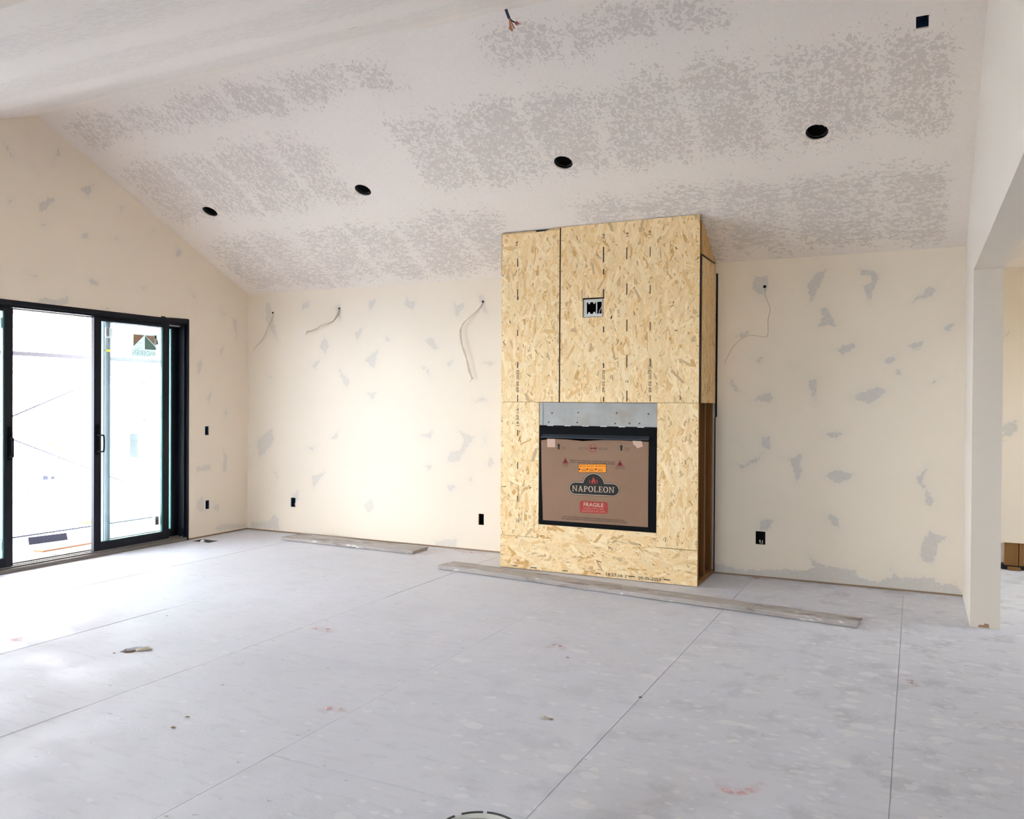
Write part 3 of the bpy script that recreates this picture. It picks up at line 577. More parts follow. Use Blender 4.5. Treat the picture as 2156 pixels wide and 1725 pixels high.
# labels on the glass of the nearer leaf
xo = xg-.0095
def gq(name, quad, m, e, dx=0., lab=None):
    P = [onX(x, y, xo) for x, y in quad]; o = mesh(name, [(xo-dx, p[1], p[2]) for p in P], [tuple(range(len(P)))], m, e)
    if lab: o['label'] = lab
    return o
z5 = lambda pts: [(190+x*.1159, 660+y*.1159) for x, y in pts]
gq('glass_label', z5([(745,340),(1225,385),(1218,828),(738,793)]), M_LPALE, pnl, 0., 'pale green maker label seen from behind')
gq('label_print', z5([(785,378),(985,398),(785,600)]), M_LORANGE, pnl, -.0008); gq('label_print', z5([(992,398),(1190,410),(1190,600)]), M_LORANGE, pnl, -.0008)
gq('label_print', z5([(990,405),(1195,625),(1195,668),(990,655)]), M_LGREEN, pnl, -.0010)
for y0, y1 in ((512, 518), (560, 563), (600, 603), (628, 631)): gq('label_print', z5([(800+(660-y0)*.1, y0+20), (975, y0+26), (975, y1+28), (800+(660-y0)*.1, y1+22)]), M_LTEXT, pnl, -.0011)
fa = onX(*z5([(1190, 782)])[0], xo); fb = onX(*z5([(768, 752)])[0], xo)
text('label_lettering', 'ANDERSEN', (-fa[1], fa[2]), (-fb[1], fb[2]), .052, ((xo+.0011, 0, 0), (0, -1, 0), (0, 0, 1), (1, 0, 0)), M_LTEXT, pnl, .01)
gq('glass_label', z5([(1160,395),(1250,405),(1240,575),(1150,565)]), M_LWHITE, pnl, -.0013); gq('label_print', z5([(1168,402),(1200,406),(1198,462),(1166,456)]), M_LDARK, pnl, -.002); gq('label_print', z5([(1205,480),(1215,482),(1235,565),(1200,560)]), M_LDARK, pnl, -.002)
gq('glass_label', z5([(260,255),(408,262),(405,455),(262,435)]), M_LWHITE, pnl); gq('label_print', z5([(290,265),(345,268),(343,425),(292,420)]), M_LGREY, pnl, -.001)
gq('glass_label', z5([(285,655),(370,658),(370,698),(285,692)]), M_LYEL, pnl, 0., 'small yellow sticker'); gq('label_print', z5([(262,662),(284,664),(284,682),(262,680)]), M_LDARK, pnl)
gq('glass_label', z5([(560,412),(640,414),(635,578),(550,572)]), m_label('very_pale_label', (.62, .66, .64)), pnl)
gq('glass_label', [(296,801),(310,802),(310,890),(295,889)], M_LPALE, pnl); gq('label_print', [(297,806),(308,806.5),(308,807.5),(297,807)], M_LTEXT, pnl, -.001); gq('label_print', [(297,836),(308,836.5),(308,837.5),(297,837)], M_LTEXT, pnl, -.001); gq('label_print', [(301,884),(308,884.3),(308,886),(301,885.6)], M_LTEXT, pnl, -.001)
gq('glass_label', [(273.5,913),(291,913.5),(291.5,963.5),(272.5,963)], M_LGREY, pnl); gq('label_print', [(274.5,928),(290,928.4),(290,929.4),(274.5,929)], M_LTEXT, pnl, -.001)
gq('glass_label', [(322,1087),(338,1086.5),(338.5,1104),(322,1107)], M_LWHITE, pnl); gq('label_print', [(327,1088),(334,1087.6),(334,1105),(327,1106)], M_LDARK, pnl, -.001)
gq('glass_label', [(-8,668),(4,669),(3,691),(-8,690)], M_LGREY, pnl2); gq('glass_label', [(-8,1140),(1,1140),(1,1158),(-8,1160)], M_LGREY, pnl2)

# ------------------------------------------------------------------ chimney chase clad in OSB
FR = ((0, YF, 0), (1, 0, 0), (0, 0, 1), (0, -1, 0))                  # front plane
chase = tag(empty('fireplace_chase', ((CXL+CXR)/2, (YF+YB)/2, 0)), 'tall chimney chase clad in yellow strand board against the back wall', 'chimney chase')
ztop = zceil(YF)-.006; XS = -2.894; ZS1 = 1.546; OX0, OX1 = -3.098, -1.994; OZ0, OZ1 = .428, 1.332
g = .0015
mb = onY(1248, 647, YF); mbx = (onY(1227, 640, YF)[0], onY(1270, 640, YF)[0]); mbz = (onY(1248, 668, YF)[2], onY(1248, 627, YF)[2])
torn_top = [(CXL, ztop-.012)]
plate('osb_sheet', [(CXL, ZS1+g), (XS-.013, ZS1+g), (XS-.013, ztop+.002), (XS-.10, ztop-.004), (XS-.15, ztop-.018), (XS-.24, ztop-.022), (XS-.26, ztop-.008), (CXL, ztop-.010)], [], .011, FR, M_OSB, chase)
plate('osb_sheet', [(XS, ZS1+g), (CXR, ZS1+g), (CXR, ztop), (XS, ztop)], [[(mbx[0], mbz[0]), (mbx[1], mbz[0]), (mbx[1], mbz[1]), (mbx[0], mbz[1])]], .011, FR, M_OSB, chase)
plate('osb_sheet', [(CXL, .305), (OX0-g, .305), (OX0-g, ZS1-g), (CXL, ZS1-g)], [], .011, FR, M_OSB, chase)
plate('osb_sheet', [(OX1+g, .308), (CXR, .308), (CXR, ZS1-g), (OX1+g, ZS1-g)], [], .011, FR, M_OSB, chase)
plate('osb_sheet', [(CXL, .004), (CXR, .004), (CXR, .308-.004), (OX1+.002, .308-.004), (OX1+.002, OZ0), (OX0-.001, OZ0), (OX0-.001, .305-.003), (CXL, .305-.003)], [], .011, FR, M_OSBH, chase)
SR = ((CXR, 0, 0), (0, 1, 0), (0, 0, 1), (1, 0, 0))
ysa = YF+.095
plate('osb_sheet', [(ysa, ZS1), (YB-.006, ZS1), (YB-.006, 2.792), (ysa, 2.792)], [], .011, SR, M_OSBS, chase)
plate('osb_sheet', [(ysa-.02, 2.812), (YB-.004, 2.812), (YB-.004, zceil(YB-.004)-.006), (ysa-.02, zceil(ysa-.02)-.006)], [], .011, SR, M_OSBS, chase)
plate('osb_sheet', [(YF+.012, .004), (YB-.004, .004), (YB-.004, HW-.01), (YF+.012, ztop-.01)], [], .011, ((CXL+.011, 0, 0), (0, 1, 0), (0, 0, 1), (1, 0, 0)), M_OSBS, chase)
for b6 in ((CXR-.030, CXR-.016, YF+.10, YB-.003, ZS1+.002, HW-.05), (CXR-.016, CXR-.003, YF+.0125, ysa-.004, ZS1-.002, HW-.03), (CXL-.004, CXL-.0005, YF+.001, YF+.10, 2.72, ztop-.012), (CXL-.002, XS, YF+.0125, YF+.0145, ztop-.30, ztop-.004)): box('tar_paper', *b6, M_DARK, chase)
box('stud', CXR-.034, CXR-.012, YF+.013, YF+.07, HW-.04, ztop-.02, M_STUD, chase)
box('tar_paper_strip', CXR-.001, CXR+.018, YB-.006, YB-.0015, 1.42, 2.72, M_DARK, chase); box('tar_paper_strip', CXR-.004, CXR+.006, YB-.006, YB-.0015, .02, 1.42, M_DARK, chase)
boxes('seam_backing', [(XS-.02, XS+.008, YF+.0115, YF+.014, ZS1, ztop-.01)], M_DARK, chase)
# open lower side: studs and plates
for y0, w_ in ((YF+.012, .038), (YF+.29, .038), (YB-.075, .038)): box('stud', CXR-.10, CXR-.012, y0, y0+w_, .039, ZS1+.02, M_STUD, chase, .002)
box('stud', CXR-.012, CXR-.001, YF+.012, YF+.05, .004, ZS1-.004, M_STUD, chase)
box('bottom_plate', CXR-.10, CXR-.004, YF+.012, YB-.02, .001, .039, M_STUD, chase, .002); box('top_plate', CXR-.10, CXR-.012, YF+.012, YB-.02, ZS1+.022, ZS1+.06, M_STUD, chase)
for x in (CXL+.012, OX0-.05, OX1+.012): box('stud', x, x+.038, YF+.012, YF+.10, .004, ZS1-.01, M_STUD, chase)
box('back_liner', CXL+.05, CXR-.11, YB-.012, YB-.004, .0, HW-.1, M_STUD, chase)
# strands pressed into the faces of the sheets
def clip(P, Q):
    """convex clip of polygon P by convex counter-clockwise polygon Q"""
    for i in range(len(Q)):
        a, b = Q[i], Q[(i+1) % len(Q)]; ex, ey = b[0]-a[0], b[1]-a[1]; out = []
        if not P: return P
        dp = [ex*(p[1]-a[1])-ey*(p[0]-a[0]) for p in P]
        for k in range(len(P)):
            p, q, d, e = P[k-1], P[k], dp[k-1], dp[k]
            if (d >= 0) != (e >= 0): t = d/(d-e); out.append((p[0]+(q[0]-p[0])*t, p[1]+(q[1]-p[1])*t))
            if e >= 0: out.append(q)
        P = out
    return P
PAL = np.array([(.93, .735, .46), (.90, .675, .385), (.87, .62, .325), (.80, .53, .245), (.66, .39, .15), (.62, .43, .24)]); PW = np.array([.26, .34, .24, .10, .035, .025]); PW = PW/PW.sum()
def strands(cells, frame, n_per_m2, horizontal=False, tint=(1, 1, 1)):
    o, u, v, n = (np.asarray(a, float) for a in frame); V = []; Fc = []; C = []; A_ = []
    for q in cells:
        q = [tuple(map(float, p)) for p in q]
        ar = sum(q[i][0]*q[(i+1) % len(q)][1]-q[(i+1) % len(q)][0]*q[i][1] for i in range(len(q)))/2
        if ar < 0: q = q[::-1]; ar = -ar
        xs, ys = [p[0] for p in q], [p[1] for p in q]; m = int((max(xs)-min(xs)+.1)*(max(ys)-min(ys)+.1)*n_per_m2)
        for k in range(m):
            cx, cy = rng.uniform(min(xs)-.05, max(xs)+.05), rng.uniform(min(ys)-.05, max(ys)+.05)
            th = (0 if horizontal else math.pi/2)+rng.normal()*.42+(rng.uniform(-1.2, 1.2) if rng.random() < .16 else 0)
            late = k/m
            if late > .90 and rng.random() < .42: L, Wd, col = .006+.024*rng.random()**2, .001+.004*rng.random()**2, np.array([(.20, .09, .03), (.36, .19, .07), (.27, .15, .07)][rng.integers(3)])
            else: L, Wd = rng.uniform(.025, .085), rng.uniform(.004, .018); col = PAL[rng.choice(6, p=PW)]*rng.uniform(.95, 1.05)
            c, s_ = math.cos(th), math.sin(th); j = lambda k_: rng.uniform(-k_, k_)
            loc = [(-L+j(.01), -Wd+j(.003)), (-L*.3, -Wd+j(.003)), (L*.4, -Wd+j(.003)), (L+j(.012), -Wd*.8+j(.004)), (L*.97+j(.012), Wd*.8+j(.004)), (L*.3, Wd+j(.003)), (-L*.4, Wd+j(.003)), (-L+j(.012), Wd*.9)]
            P = clip([(cx+x*c-y*s_, cy+x*s_+y*c) for x, y in loc], q)
            if len(P) < 3: continue
            b0 = len(V); h_ = .0002+.0011*late
            for p in P: V.append(o+u*p[0]+v*p[1]+n*h_); C.append(col*tint); A_.append(th)
            Fc.append(tuple(range(b0, len(V))))
    return np.array(V), Fc, np.array(C), A_
def add_strands(sheet_ob, cells, frame, n=1750, horizontal=False, tint=(1, 1, 1)):
    V, Fc, C, A_ = strands(cells, frame, n, horizontal, tint)
    o = mesh('strands', V, Fc, M_STRAND, sheet_ob, attrs={'sr': C[:, 0], 'sg': C[:, 1], 'sb': C[:, 2]}); o['kind'] = 'stuff'
def m_strand():
    b = NB('pressed_wood_strands', .55, .3); x = b.new('ShaderNodeCombineColor'); 
    for i, k in enumerate(('sr', 'sg', 'sb')): b.set(x.inputs[i], b.attr(k))
    p = b.pos(); n = b.noise(b.vmath('MULTIPLY', p, (240, 240, 30)), 1., 3, .6); c = b.mix(b.ramp(n, .40, .75, 0., .28), x.outputs[0], (.50, .31, .13)); b.color(c); return b.m
M_STRAND = m_strand()
sh = [o for o in chase.children if o.name.startswith('osb_sheet')]
R4 = lambda x0, x1, z0, z1: [(x0, z0), (x1, z0), (x1, z1), (x0, z1)]
cells = [[R4(CXL, XS-.013, ZS1+g, ztop-.024)], [R4(XS, mbx[0], ZS1+g, ztop), R4(mbx[1], CXR, ZS1+g, ztop), R4(mbx[0], mbx[1], ZS1+g, mbz[0]), R4(mbx[0], mbx[1], mbz[1], ztop)], [R4(CXL, OX0-g, .305, ZS1-g)], [R4(OX1+g, CXR, .308, ZS1-g)], [R4(CXL, CXR, .004, .302), R4(OX0, OX1, .302, OZ0)]]
for i, cl in enumerate(cells): add_strands(sh[i], cl, FR, 1750, i == 4)
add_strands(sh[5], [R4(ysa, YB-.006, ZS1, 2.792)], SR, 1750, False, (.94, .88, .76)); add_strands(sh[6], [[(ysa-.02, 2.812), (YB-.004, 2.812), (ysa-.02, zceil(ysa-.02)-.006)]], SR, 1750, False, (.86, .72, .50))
# printed marks on the sheets
FRM = ((0, YF-.0021, 0), (1, 0, 0), (0, 0, 1), (0, -1, 0))
def dashes(px, segs, w_=.011, parent=chase):
    q = []
    for a, b_ in segs:
        A, B = onY(px, a, YF), onY(px, b_, YF); box('printed_dash', A[0]-w_/2, A[0]+w_/2, YF-.0020, YF-.0014, B[2], A[2], M_GREYINK, parent)
dashes(1090, [(545,562),(610,632),(695,708),(762,775),(832,846),(906,918),(973,988),(1044,1057)], .009); dashes(1271, [(520,552),(567,578),(609,629),(688,700),(765,775),(836,846)], .012); dashes(1320, [(521,546),(597,621),(673,698),(747,774),(823,846)], .010); dashes(1369, [(520,541),(600,619),(678,696),(755,772),(832,846)], .008)
FV = ((0, YF-.0021, 0), (0, 0, 1), (-1, 0, 0), (0, -1, 0))
def vtext(body, px, y0, y1, h):
    A, B = onY(px+2.5, y1, YF), onY(px+2.5, y0, YF); text('printed_lettering', body, (A[2], -A[0]), (B[2], -B[0]), h, FV, M_GREYINK, chase, .012)
for px in (1090, 1271, 1369): vtext('09-05-2023', px, 780, 826, .024)
vtext('18:27:16', 1090, 860, 897, .024)
for px, y in ((1088, 513), (1271, 497), (1321, 494), (1368, 490)): vtext('16', px, y-5, y+4, .024)
A, B = onY(1087, 1100, YF), onY(1094, 1100, YF); text('printed_lettering', '16', (A[0], A[2]), (B[0], B[2]), .038, FRM, M_GREYINK, chase)
A, B = onY(1317, 806, YF), onY(1324, 806, YF); text('printed_lettering', '16', (A[0], A[2]), (B[0], B[2]), .024, FRM, M_GREYINK, chase)
for body, x0, y0, x1, y1 in (('18:27:16', 1276, 1212.5, 1311, 1216), ('09-05-2023', 1344, 1220, 1391, 1224)):
    A, B = onY(x0, y0, YF), onY(x1, y1, YF); text('printed_lettering', body, (A[0], A[2]), (B[0], B[2]), .026, FRM, M_GREYINK, chase, .012)
q = []
for x0, x1, y in ((1117,1130,1195), (1184,1196,1201.5), (1253,1265,1207), (1323,1337,1213.5), (1397,1411,1220.5), (1081,1089,1191)):
    A, B = onY(x0, y, YF), onY(x1, y+1, YF); box('printed_dash', A[0], B[0], YF-.0020, YF-.0014, A[2]-.004, A[2]+.004, M_GREYINK, chase)
# nail heads along the sheet edges
q = []
for k in range(11):
    z = ZS1+.06+k*.14
    for x in (CXL+.015, XS-.02, XS+.014, CXR-.014): q.append((x-.003+random.uniform(-.004, .004), x+.003, YF-.0022, YF, z-.003, z+.003))
for k in range(9):
    z = .36+k*.13
    for x in (OX1+.014, CXR-.014, OX0-.02, CXL+.015): q.append((x-.003, x+.003, YF-.0022, YF, z-.003, z+.003))
nh = boxes('nail_heads', q, M_GREYINK, chase); nh['kind'] = 'stuff'
# open box for the television cables
tb = tag(empty('recessed_media_box', (mb[0], YF, mbz[0])), 'white recessed cable box set in a square cutout of the strand board', 'cable box')
X0, X1, Z0, Z1 = mbx[0]+.006, mbx[1]-.008, mbz[0]+.004, mbz[1]-.012; fy = YF+.006
FM = ((0, fy, 0), (1, 0, 0), (0, 0, 1), (0, -1, 0)); iw = X1-X0
plate('flange', [(X0, Z0), (X1, Z0), (X1, Z1), (X0, Z1)], [[(X0+.030, Z0+.026), (X0+.118, Z0+.026), (X0+.118, Z1-.026), (X0+.030, Z1-.026)], [(X0+.128, Z0+.026), (X1-.008, Z0+.026), (X1-.008, Z1-.026), (X0+.128, Z1-.026)]], .003, FM, M_METAL, tb)
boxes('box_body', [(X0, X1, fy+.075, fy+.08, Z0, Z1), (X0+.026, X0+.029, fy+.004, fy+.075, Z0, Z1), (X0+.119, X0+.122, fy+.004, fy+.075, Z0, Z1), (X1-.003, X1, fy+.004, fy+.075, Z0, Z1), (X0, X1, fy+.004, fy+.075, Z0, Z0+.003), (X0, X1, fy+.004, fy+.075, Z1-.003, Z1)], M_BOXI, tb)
for x, z, s_ in ((X0+.052, Z1-.026, -1), (X0+.100, Z1-.026, -1), (X0+.052, Z0+.026, 1), (X0+.100, Z0+.026, 1)):
    plate('screw_tab', [(x-.012, z), (x+.012, z), (x+.006, z+s_*.016), (x-.006, z+s_*.016)], [], .003, FM, M_METAL, tb)
tube('blue_cable', [(X0+.115, fy+.05, Z0+.02), (X0+.105, fy+.03, Z0+.045), (X0+.095, fy+.045, Z0+.02)], .008, plain('blue_cable', (.02, .16, .32), .5), tb)
tube('cable', [(X0+.135, fy+.03, Z0+.02), (X0+.142, fy+.02, Z0+.05), (X0+.160, fy+.03, Z0+.09), (X0+.163, fy+.05, Z1-.03)], .004, M_CABLE, tb)

# ------------------------------------------------------------------ fireplace
fp = tag(empty('fireplace_insert', ((OX0+OX1)/2, YF, OZ0)), 'black metal fireplace insert with galvanised panel above, set in the chase', 'fireplace')
gm = .003
sp = box('cover_panel', OX0+.004, OX1-.002, YF+.004, YF+.010, OZ1+.004, ZS1-.003, M_STEEL, fp); sp['label'] = 'stained grey metal panel'
box('panel_flange', OX0+.004, OX0+.034, YF-.001, YF+.004, OZ1+.006, ZS1-.003, M_STEEL, fp)
q = []
for x, y in ((1162,870),(1217,869),(1298,870),(1365,872),(1155,889),(1215,890),(1295,892),(1325,892),(1346,892)):
    A = onY(x, y, YF); q.append((A[0]-.006, A[0]+.006, YF-.0005, YF+.004, A[2]-.006, A[2]+.006))
for r_ in q: box('screw', *r_, M_GREYINK, fp, .001)
for i in range(6): box('edge_tab', OX0+.08+i*.17, OX0+.14+i*.17, YF-.002, YF+.006, OZ1-.001, OZ1+.006, M_METAL, fp)
boxes('face_frame', [(OX0+gm, OX1-gm, YF-.004, YF+.02, OZ1-.115, OZ1-.001), (OX0+gm, OX0+.035, YF-.004, YF+.02, OZ0+gm, OZ1-.115), (OX1-.075, OX1-gm, YF-.004, YF+.02, OZ0+gm, OZ1-.115), (OX0+.035, OX1-.075, YF-.004, YF+.02, OZ0+gm, OZ0+.06)], M_BLACK, fp, .002)
boxes('firebox', [(OX0+.04, OX1-.04, YF+.02, YF+.5, OZ0+.02, OZ0+.03), (OX0+.04, OX1-.04, YF+.49, YF+.5, OZ0+.03, OZ1), (OX0+.03, OX0+.04, YF+.02, YF+.5, OZ0+.02, OZ1), (OX1-.04, OX1-.03, YF+.02, YF+.5, OZ0+.02, OZ1), (OX0+.03, OX1-.03, YF+.02, YF+.5, OZ1-.01, OZ1)], M_BLACK, fp)
A, B = onY(1143, 919, YF), onY(1368, 924, YF); zl = (A[2]+B[2])/2
V = [(A[0], YF-.004, zl+.022), (A[0], YF-.045, zl-.004), (A[0], YF-.045, zl-.012), (A[0], YF-.004, zl-.010), (B[0], YF-.004, zl+.022), (B[0], YF-.045, zl-.004), (B[0], YF-.045, zl-.012), (B[0], YF-.004, zl-.010)]
mesh('heat_deflector', V, [(0, 1, 5, 4), (1, 2, 6, 5), (2, 3, 7, 6), (3, 0, 4, 7), (3, 2, 1, 0), (4, 5, 6, 7)], plain('slate_grey_deflector', (.035, .042, .055), .45, .3), fp)

# ------------------------------------------------------------------ cardboard cover over the firebox
YC = YF-.009
def Z4(x, y): p = onY(1100+x*.14842, 900+y*.14839, YC); return (p[0], p[2])
cb = tag(empty('cardboard_cover', (Z4(1020, 1380)[0], YC, Z4(1020, 1380)[1])), 'brown printed cardboard sheet taped over the fireplace opening', 'cardboard')
plate('cardboard_sheet', [Z4(*p) for p in ((290,1316),(1780,1419),(1783,800),(1790,206),(1400,186),(1150,180),(850,196),(640,172),(420,162),(265,184),(272,700))], [], .004, ((0, YC, 0), (1, 0, 0), (0, 0, 1), (0, -1, 0)), M_CARD, cb)
FC = lambda d: ((0, YC-d, 0), (1, 0, 0), (0, 0, 1), (0, -1, 0))
def cq(name, pts, m, d=.0006, par=None, lab=None):
    o = plate(name, [Z4(*p) for p in pts], [], .0004, FC(d), m, par or cb)
    if lab: o['label'] = lab
    return o
cq('tape', [(350,160),(462,165),(465,283),(352,281)], M_TAPE, .0008); cq('tape', [(1562,190),(1690,196),(1700,230),(1706,272),(1660,288),(1625,298),(1612,270),(1590,258),(1572,240)], M_TAPE, .0008)
def ct(body, x0, y0, x1, y1, hpx, m=M_GREYINK, d=.0007, bold=0., par=None, name='printed_lettering'):
    A, B = Z4(x0, y0), Z4(x1, y1); h = Z4(x0, y0-hpx)[1]-A[1]; return text(name, body, A, B, h, FC(d), m, par or cb, bold)
for x, y in ((515, 225), (1403, 244)): cq('printed_arrow', [(x-13,y+86),(x+13,y+87),(x+13,y+38),(x+25,y+39),(x,y),(x-25,y+37),(x-13,y+38)], M_INK)
ct('LIFT TO', 550, 283, 612, 286, 12); ct('REMOVE', 550, 302, 612, 305, 12)
ct('SOULEVER', 1440, 298, 1528, 302, 12); ct('POUR', 1458, 314, 1505, 317, 11); ct('RETIRER', 1448, 331, 1520, 335, 12)
ct('DO NOT USE', 808, 290, 905, 293, 13); ct('BLADES TO OPEN', 788, 310, 928, 315, 13); ct('NE PAS UTILISER', 1080, 300, 1205, 303, 13); ct('LAME/COUTEAU', 1080, 318, 1205, 322, 13)
def ring(name, c, r0, r1, m, d=.0007, n=36, par=None):
    V = []; Fc = []; o = Z4(*c)
    sx = Z4(c[0]+100, c[1])[0]-o[0]; sz = o[1]-Z4(c[0], c[1]+100)[1]
    for k in range(n):
        a = 2*math.pi*k/n
        for r in (r0, r1): V.append((o[0]+math.cos(a)*r*sx/100, YC-d, o[1]+math.sin(a)*r*sz/100))
    for k in range(n): j = (k+1) % n; Fc.append((2*k, 2*k+1, 2*j+1, 2*j))
    return mesh(name, V, Fc, m, par or cb)
cc = (998, 299)
ns = ring('prohibition_sign', cc, 54, 60, M_RED)
for s_ in (1, -1): cq('crossing_bar', [(cc[0]-42-3, cc[1]-42*s_), (cc[0]-42+3, cc[1]-42*s_-3*s_), (cc[0]+42+3, cc[1]+42*s_), (cc[0]+42-3, cc[1]+42*s_+3*s_)], M_RED, .0009, ns)
cq('knife_print', [(945,296),(985,289),(1050,290),(1056,300),(1050,306),(985,305),(960,303)], M_INK, .0008, ns)
for (x, y, w_, h_, l1, l2) in ((610, 424, 45, 92, 'DANGER', 'FIRE RISK'), (1384, 459, 50, 94, 'AVERTISSEMENT', "RISQUE D'INCENDIE")):
    t_ = cq('warning_triangle', [(x-w_-2, y+h_), (x+w_+2, y+h_+4), (x, y)], M_REDT)
    cq('flame_print', [(x-12,y+h_-14),(x-18,y+h_-34),(x-8,y+h_-46),(x,y+38),(x+8,y+h_-44),(x+16,y+h_-32),(x+11,y+h_-13)], M_INK, .0010, t_)
    ww = 45 if l1 == 'DANGER' else 73
    ct(l1, x-ww, y+h_+22, x+ww, y+h_+27, 15, par=t_); ct(l2, x-ww+5, y+h_+40, x+ww-5, y+h_+44, 11, par=t_)
ct('REMOVE PACKAGING PRIOR TO OPERATING THIS APPLIANCE', 675, 474, 1315, 504, 17, M_INK, bold=.004); ct("RETIREZ L'EMBALLAGE AVANT DE FONCTIONNER L'APPAREIL", 675, 502, 1312, 531, 17, M_INK, bold=.004)
ol = cq('orange_warning_label', [(796,643),(1190,645),(1188,521),(792,524)], M_INK, .0010); cq('label_face', [(801,638),(1185,640),(1183,526),(797,529)], M_ORANGE, .0013, ol)
for x, b_ in ((808, 'WARNING'), (918, 'ATTENTION'), (1038, 'ADVERTENCIA')):
    cq('label_triangle', [(x, 558), (x+22, 559), (x+11, 541)], M_INK, .0016, ol); ct(b_, x+24, 558, x+(98 if b_ != 'ADVERTENCIA' else 138), 560, 13, M_INK, .0016, .01, ol)
    x2 = x+4; cq('label_symbol', [(x2+12*math.cos(a*.785), 596+12*math.sin(a*.785)) for a in range(8)][::-1], M_INK, .0016, ol)
    for k in range(5): cq('label_text_line', [(x2+25, 589+k*9), (x2+25+80-12*(k % 2), 590+k*9), (x2+25+80-12*(k % 2), 593+k*9), (x2+25, 592+k*9)], M_GREYINK, .0016, ol)
# emblem: pill with a dome, flame and slab-serif name
C0, C1 = Z4(745, 863), Z4(1288, 889); rp = .5*(Z4(745, 766)[1]-Z4(745, 958)[1]); dc = Z4(1010, 820); rd = .5*(Z4(1175, 820)[0]-Z4(845, 820)[0])
def emblem(o_):
    r, R = rp-o_, rd-o_; out = []; d = np.array(C1)-np.array(C0); th = math.atan2(d[1], d[0]); up_ = np.array((-math.sin(th), math.cos(th))); al = np.array((math.cos(th), math.sin(th)))
    for k in range(13): a = th-math.pi/2+math.pi*k/12; out.append((C1[0]+r*math.cos(a), C1[1]+r*math.sin(a)))
    # dome foot points where the dome circle meets the pill top line
    p0 = np.array(C0)+up_*r; rel = p0-np.array(dc); bq = rel@al; cq_ = rel@rel-R*R; disc = math.sqrt(max(bq*bq-cq_, 1e-9)); pr = p0+al*(-bq+disc); pl_ = p0+al*(-bq-disc)
    a1 = math.atan2(pr[1]-dc[1], pr[0]-dc[0]); a2 = math.atan2(pl_[1]-dc[1], pl_[0]-dc[0])
    if a2 < a1: a2 += 2*math.pi
    for k in range(19): a = a1+(a2-a1)*k/18; out.append((dc[0]+R*math.cos(a), dc[1]+R*math.sin(a)))
    for k in range(13): a = th+math.pi/2+math.pi*k/12; out.append((C0[0]+r*math.cos(a), C0[1]+r*math.sin(a)))
    return out
em = plate('emblem', emblem(0), [], .0004, FC(.0006), M_INK, cb); plate('emblem_ring', emblem(.0042), [], .0003, FC(.0009), M_CREAMINK, em); plate('emblem_field', emblem(.0100), [], .0003, FC(.0012), M_INK, em)
cq('flame', [(985,800),(975,775),(985,750),(998,728),(1003,695),(1020,728),(1036,752),(1042,782),(1028,805),(1018,818),(1022,790),(1014,765),(1000,790),(1000,806)], M_RED, .0016, em)
for s_ in (-1, 1): cq('flame_tongue', [(1007+s_*x, 770+y) for x, y in ((42,-32),(56,-18),(60,2),(54,20),(38,34),(46,14),(48,-4))][::s_ if s_ > 0 else -1], M_RED, .0016, em)
def stroke_letter(ch):
    S = []; t, T, e = .11, .17, .075                                 # thin, thick, serif height; unit height
    R_ = lambda x0, x1, y0, y1: S.append([(x0, y0), (x1, y0), (x1, y1), (x0, y1)])
    def ell(cx, cy, rx, ry, tx, ty, a0, a1, n=20):
        o_ = [(cx+rx*math.cos(a0+(a1-a0)*k/n), cy+ry*math.sin(a0+(a1-a0)*k/n)) for k in range(n+1)]; i_ = [(cx+(rx-tx)*math.cos(a0+(a1-a0)*k/n), cy+(ry-ty)*math.sin(a0+(a1-a0)*k/n)) for k in range(n+1)]
        for k in range(n): S.append([o_[k], o_[k+1], i_[k+1], i_[k]])
    if ch == 'N': R_(.10, .10+t, 0, 1); R_(.72, .72+t, 0, 1); S.append([(.72, 0), (.83, 0), (.23, 1), (.10, 1)]); R_(0, .32, 0, e); R_(0, .22, 1-e, 1); R_(.60, .95, 1-e, 1); return S, .98
    if ch == 'A': S.append([(.10, 0), (.10+t, 0), (.47, 1), (.38, 1)]); S.append([(.66, 0), (.66+T, 0), (.53, 1), (.38, 1)]); R_(.24, .68, .30, .40); R_(0, .32, 0, e); R_(.56, .92, 0, e); return S, .95
    if ch == 'P': R_(.10, .10+T, 0, 1); R_(0, .40, 0, e); R_(0, .40, 1-e, 1); ell(.38, .72, .32, .28, T, .09, -math.pi/2, math.pi/2, 12); R_(.25, .40, .44, .53); R_(.25, .40, .91, 1); return S, .76
    if ch == 'O': ell(.42, .5, .42, .52, T, .09, 0, 2*math.pi, 28); return S, .90
    if ch == 'L': R_(.10, .10+T, 0, 1); R_(0, .42, 1-e, 1); R_(0, .68, 0, .085); S.append([(.60, 0), (.68, 0), (.70, .28), (.62, .28)]); return S, .76
    if ch == 'E': R_(.10, .10+T, 0, 1); R_(0, .68, 0, .085); R_(0, .66, .915, 1); R_(.25, .52, .46, .545); R_(.60, .68, 0, .25); R_(.58, .66, .76, 1); R_(.46, .53, .38, .62); return S, .76
A, B = np.array(Z4(706, 907)), np.array(Z4(1306, 931)); hgt = Z4(706, 826)[1]-A[1]; adv = [stroke_letter(c)[1] for c in 'NAPOLEON']; tot = sum(adv)+.07*7
x = 0.
for ch, a_ in zip('NAPOLEON', adv):
    quads, _ = stroke_letter(ch); V = []; Fc = []
    for qd in quads:
        k = len(V)
        for (u_, v_) in qd: p = A+(B-A)*((x+u_)/tot); V.append((p[0], YC-.0017, p[1]+v_*hgt))
        Fc.append(tuple(range(k, k+4)))
    mesh('emblem_letter', V, Fc, M_CREAMINK, em); x += a_+.07
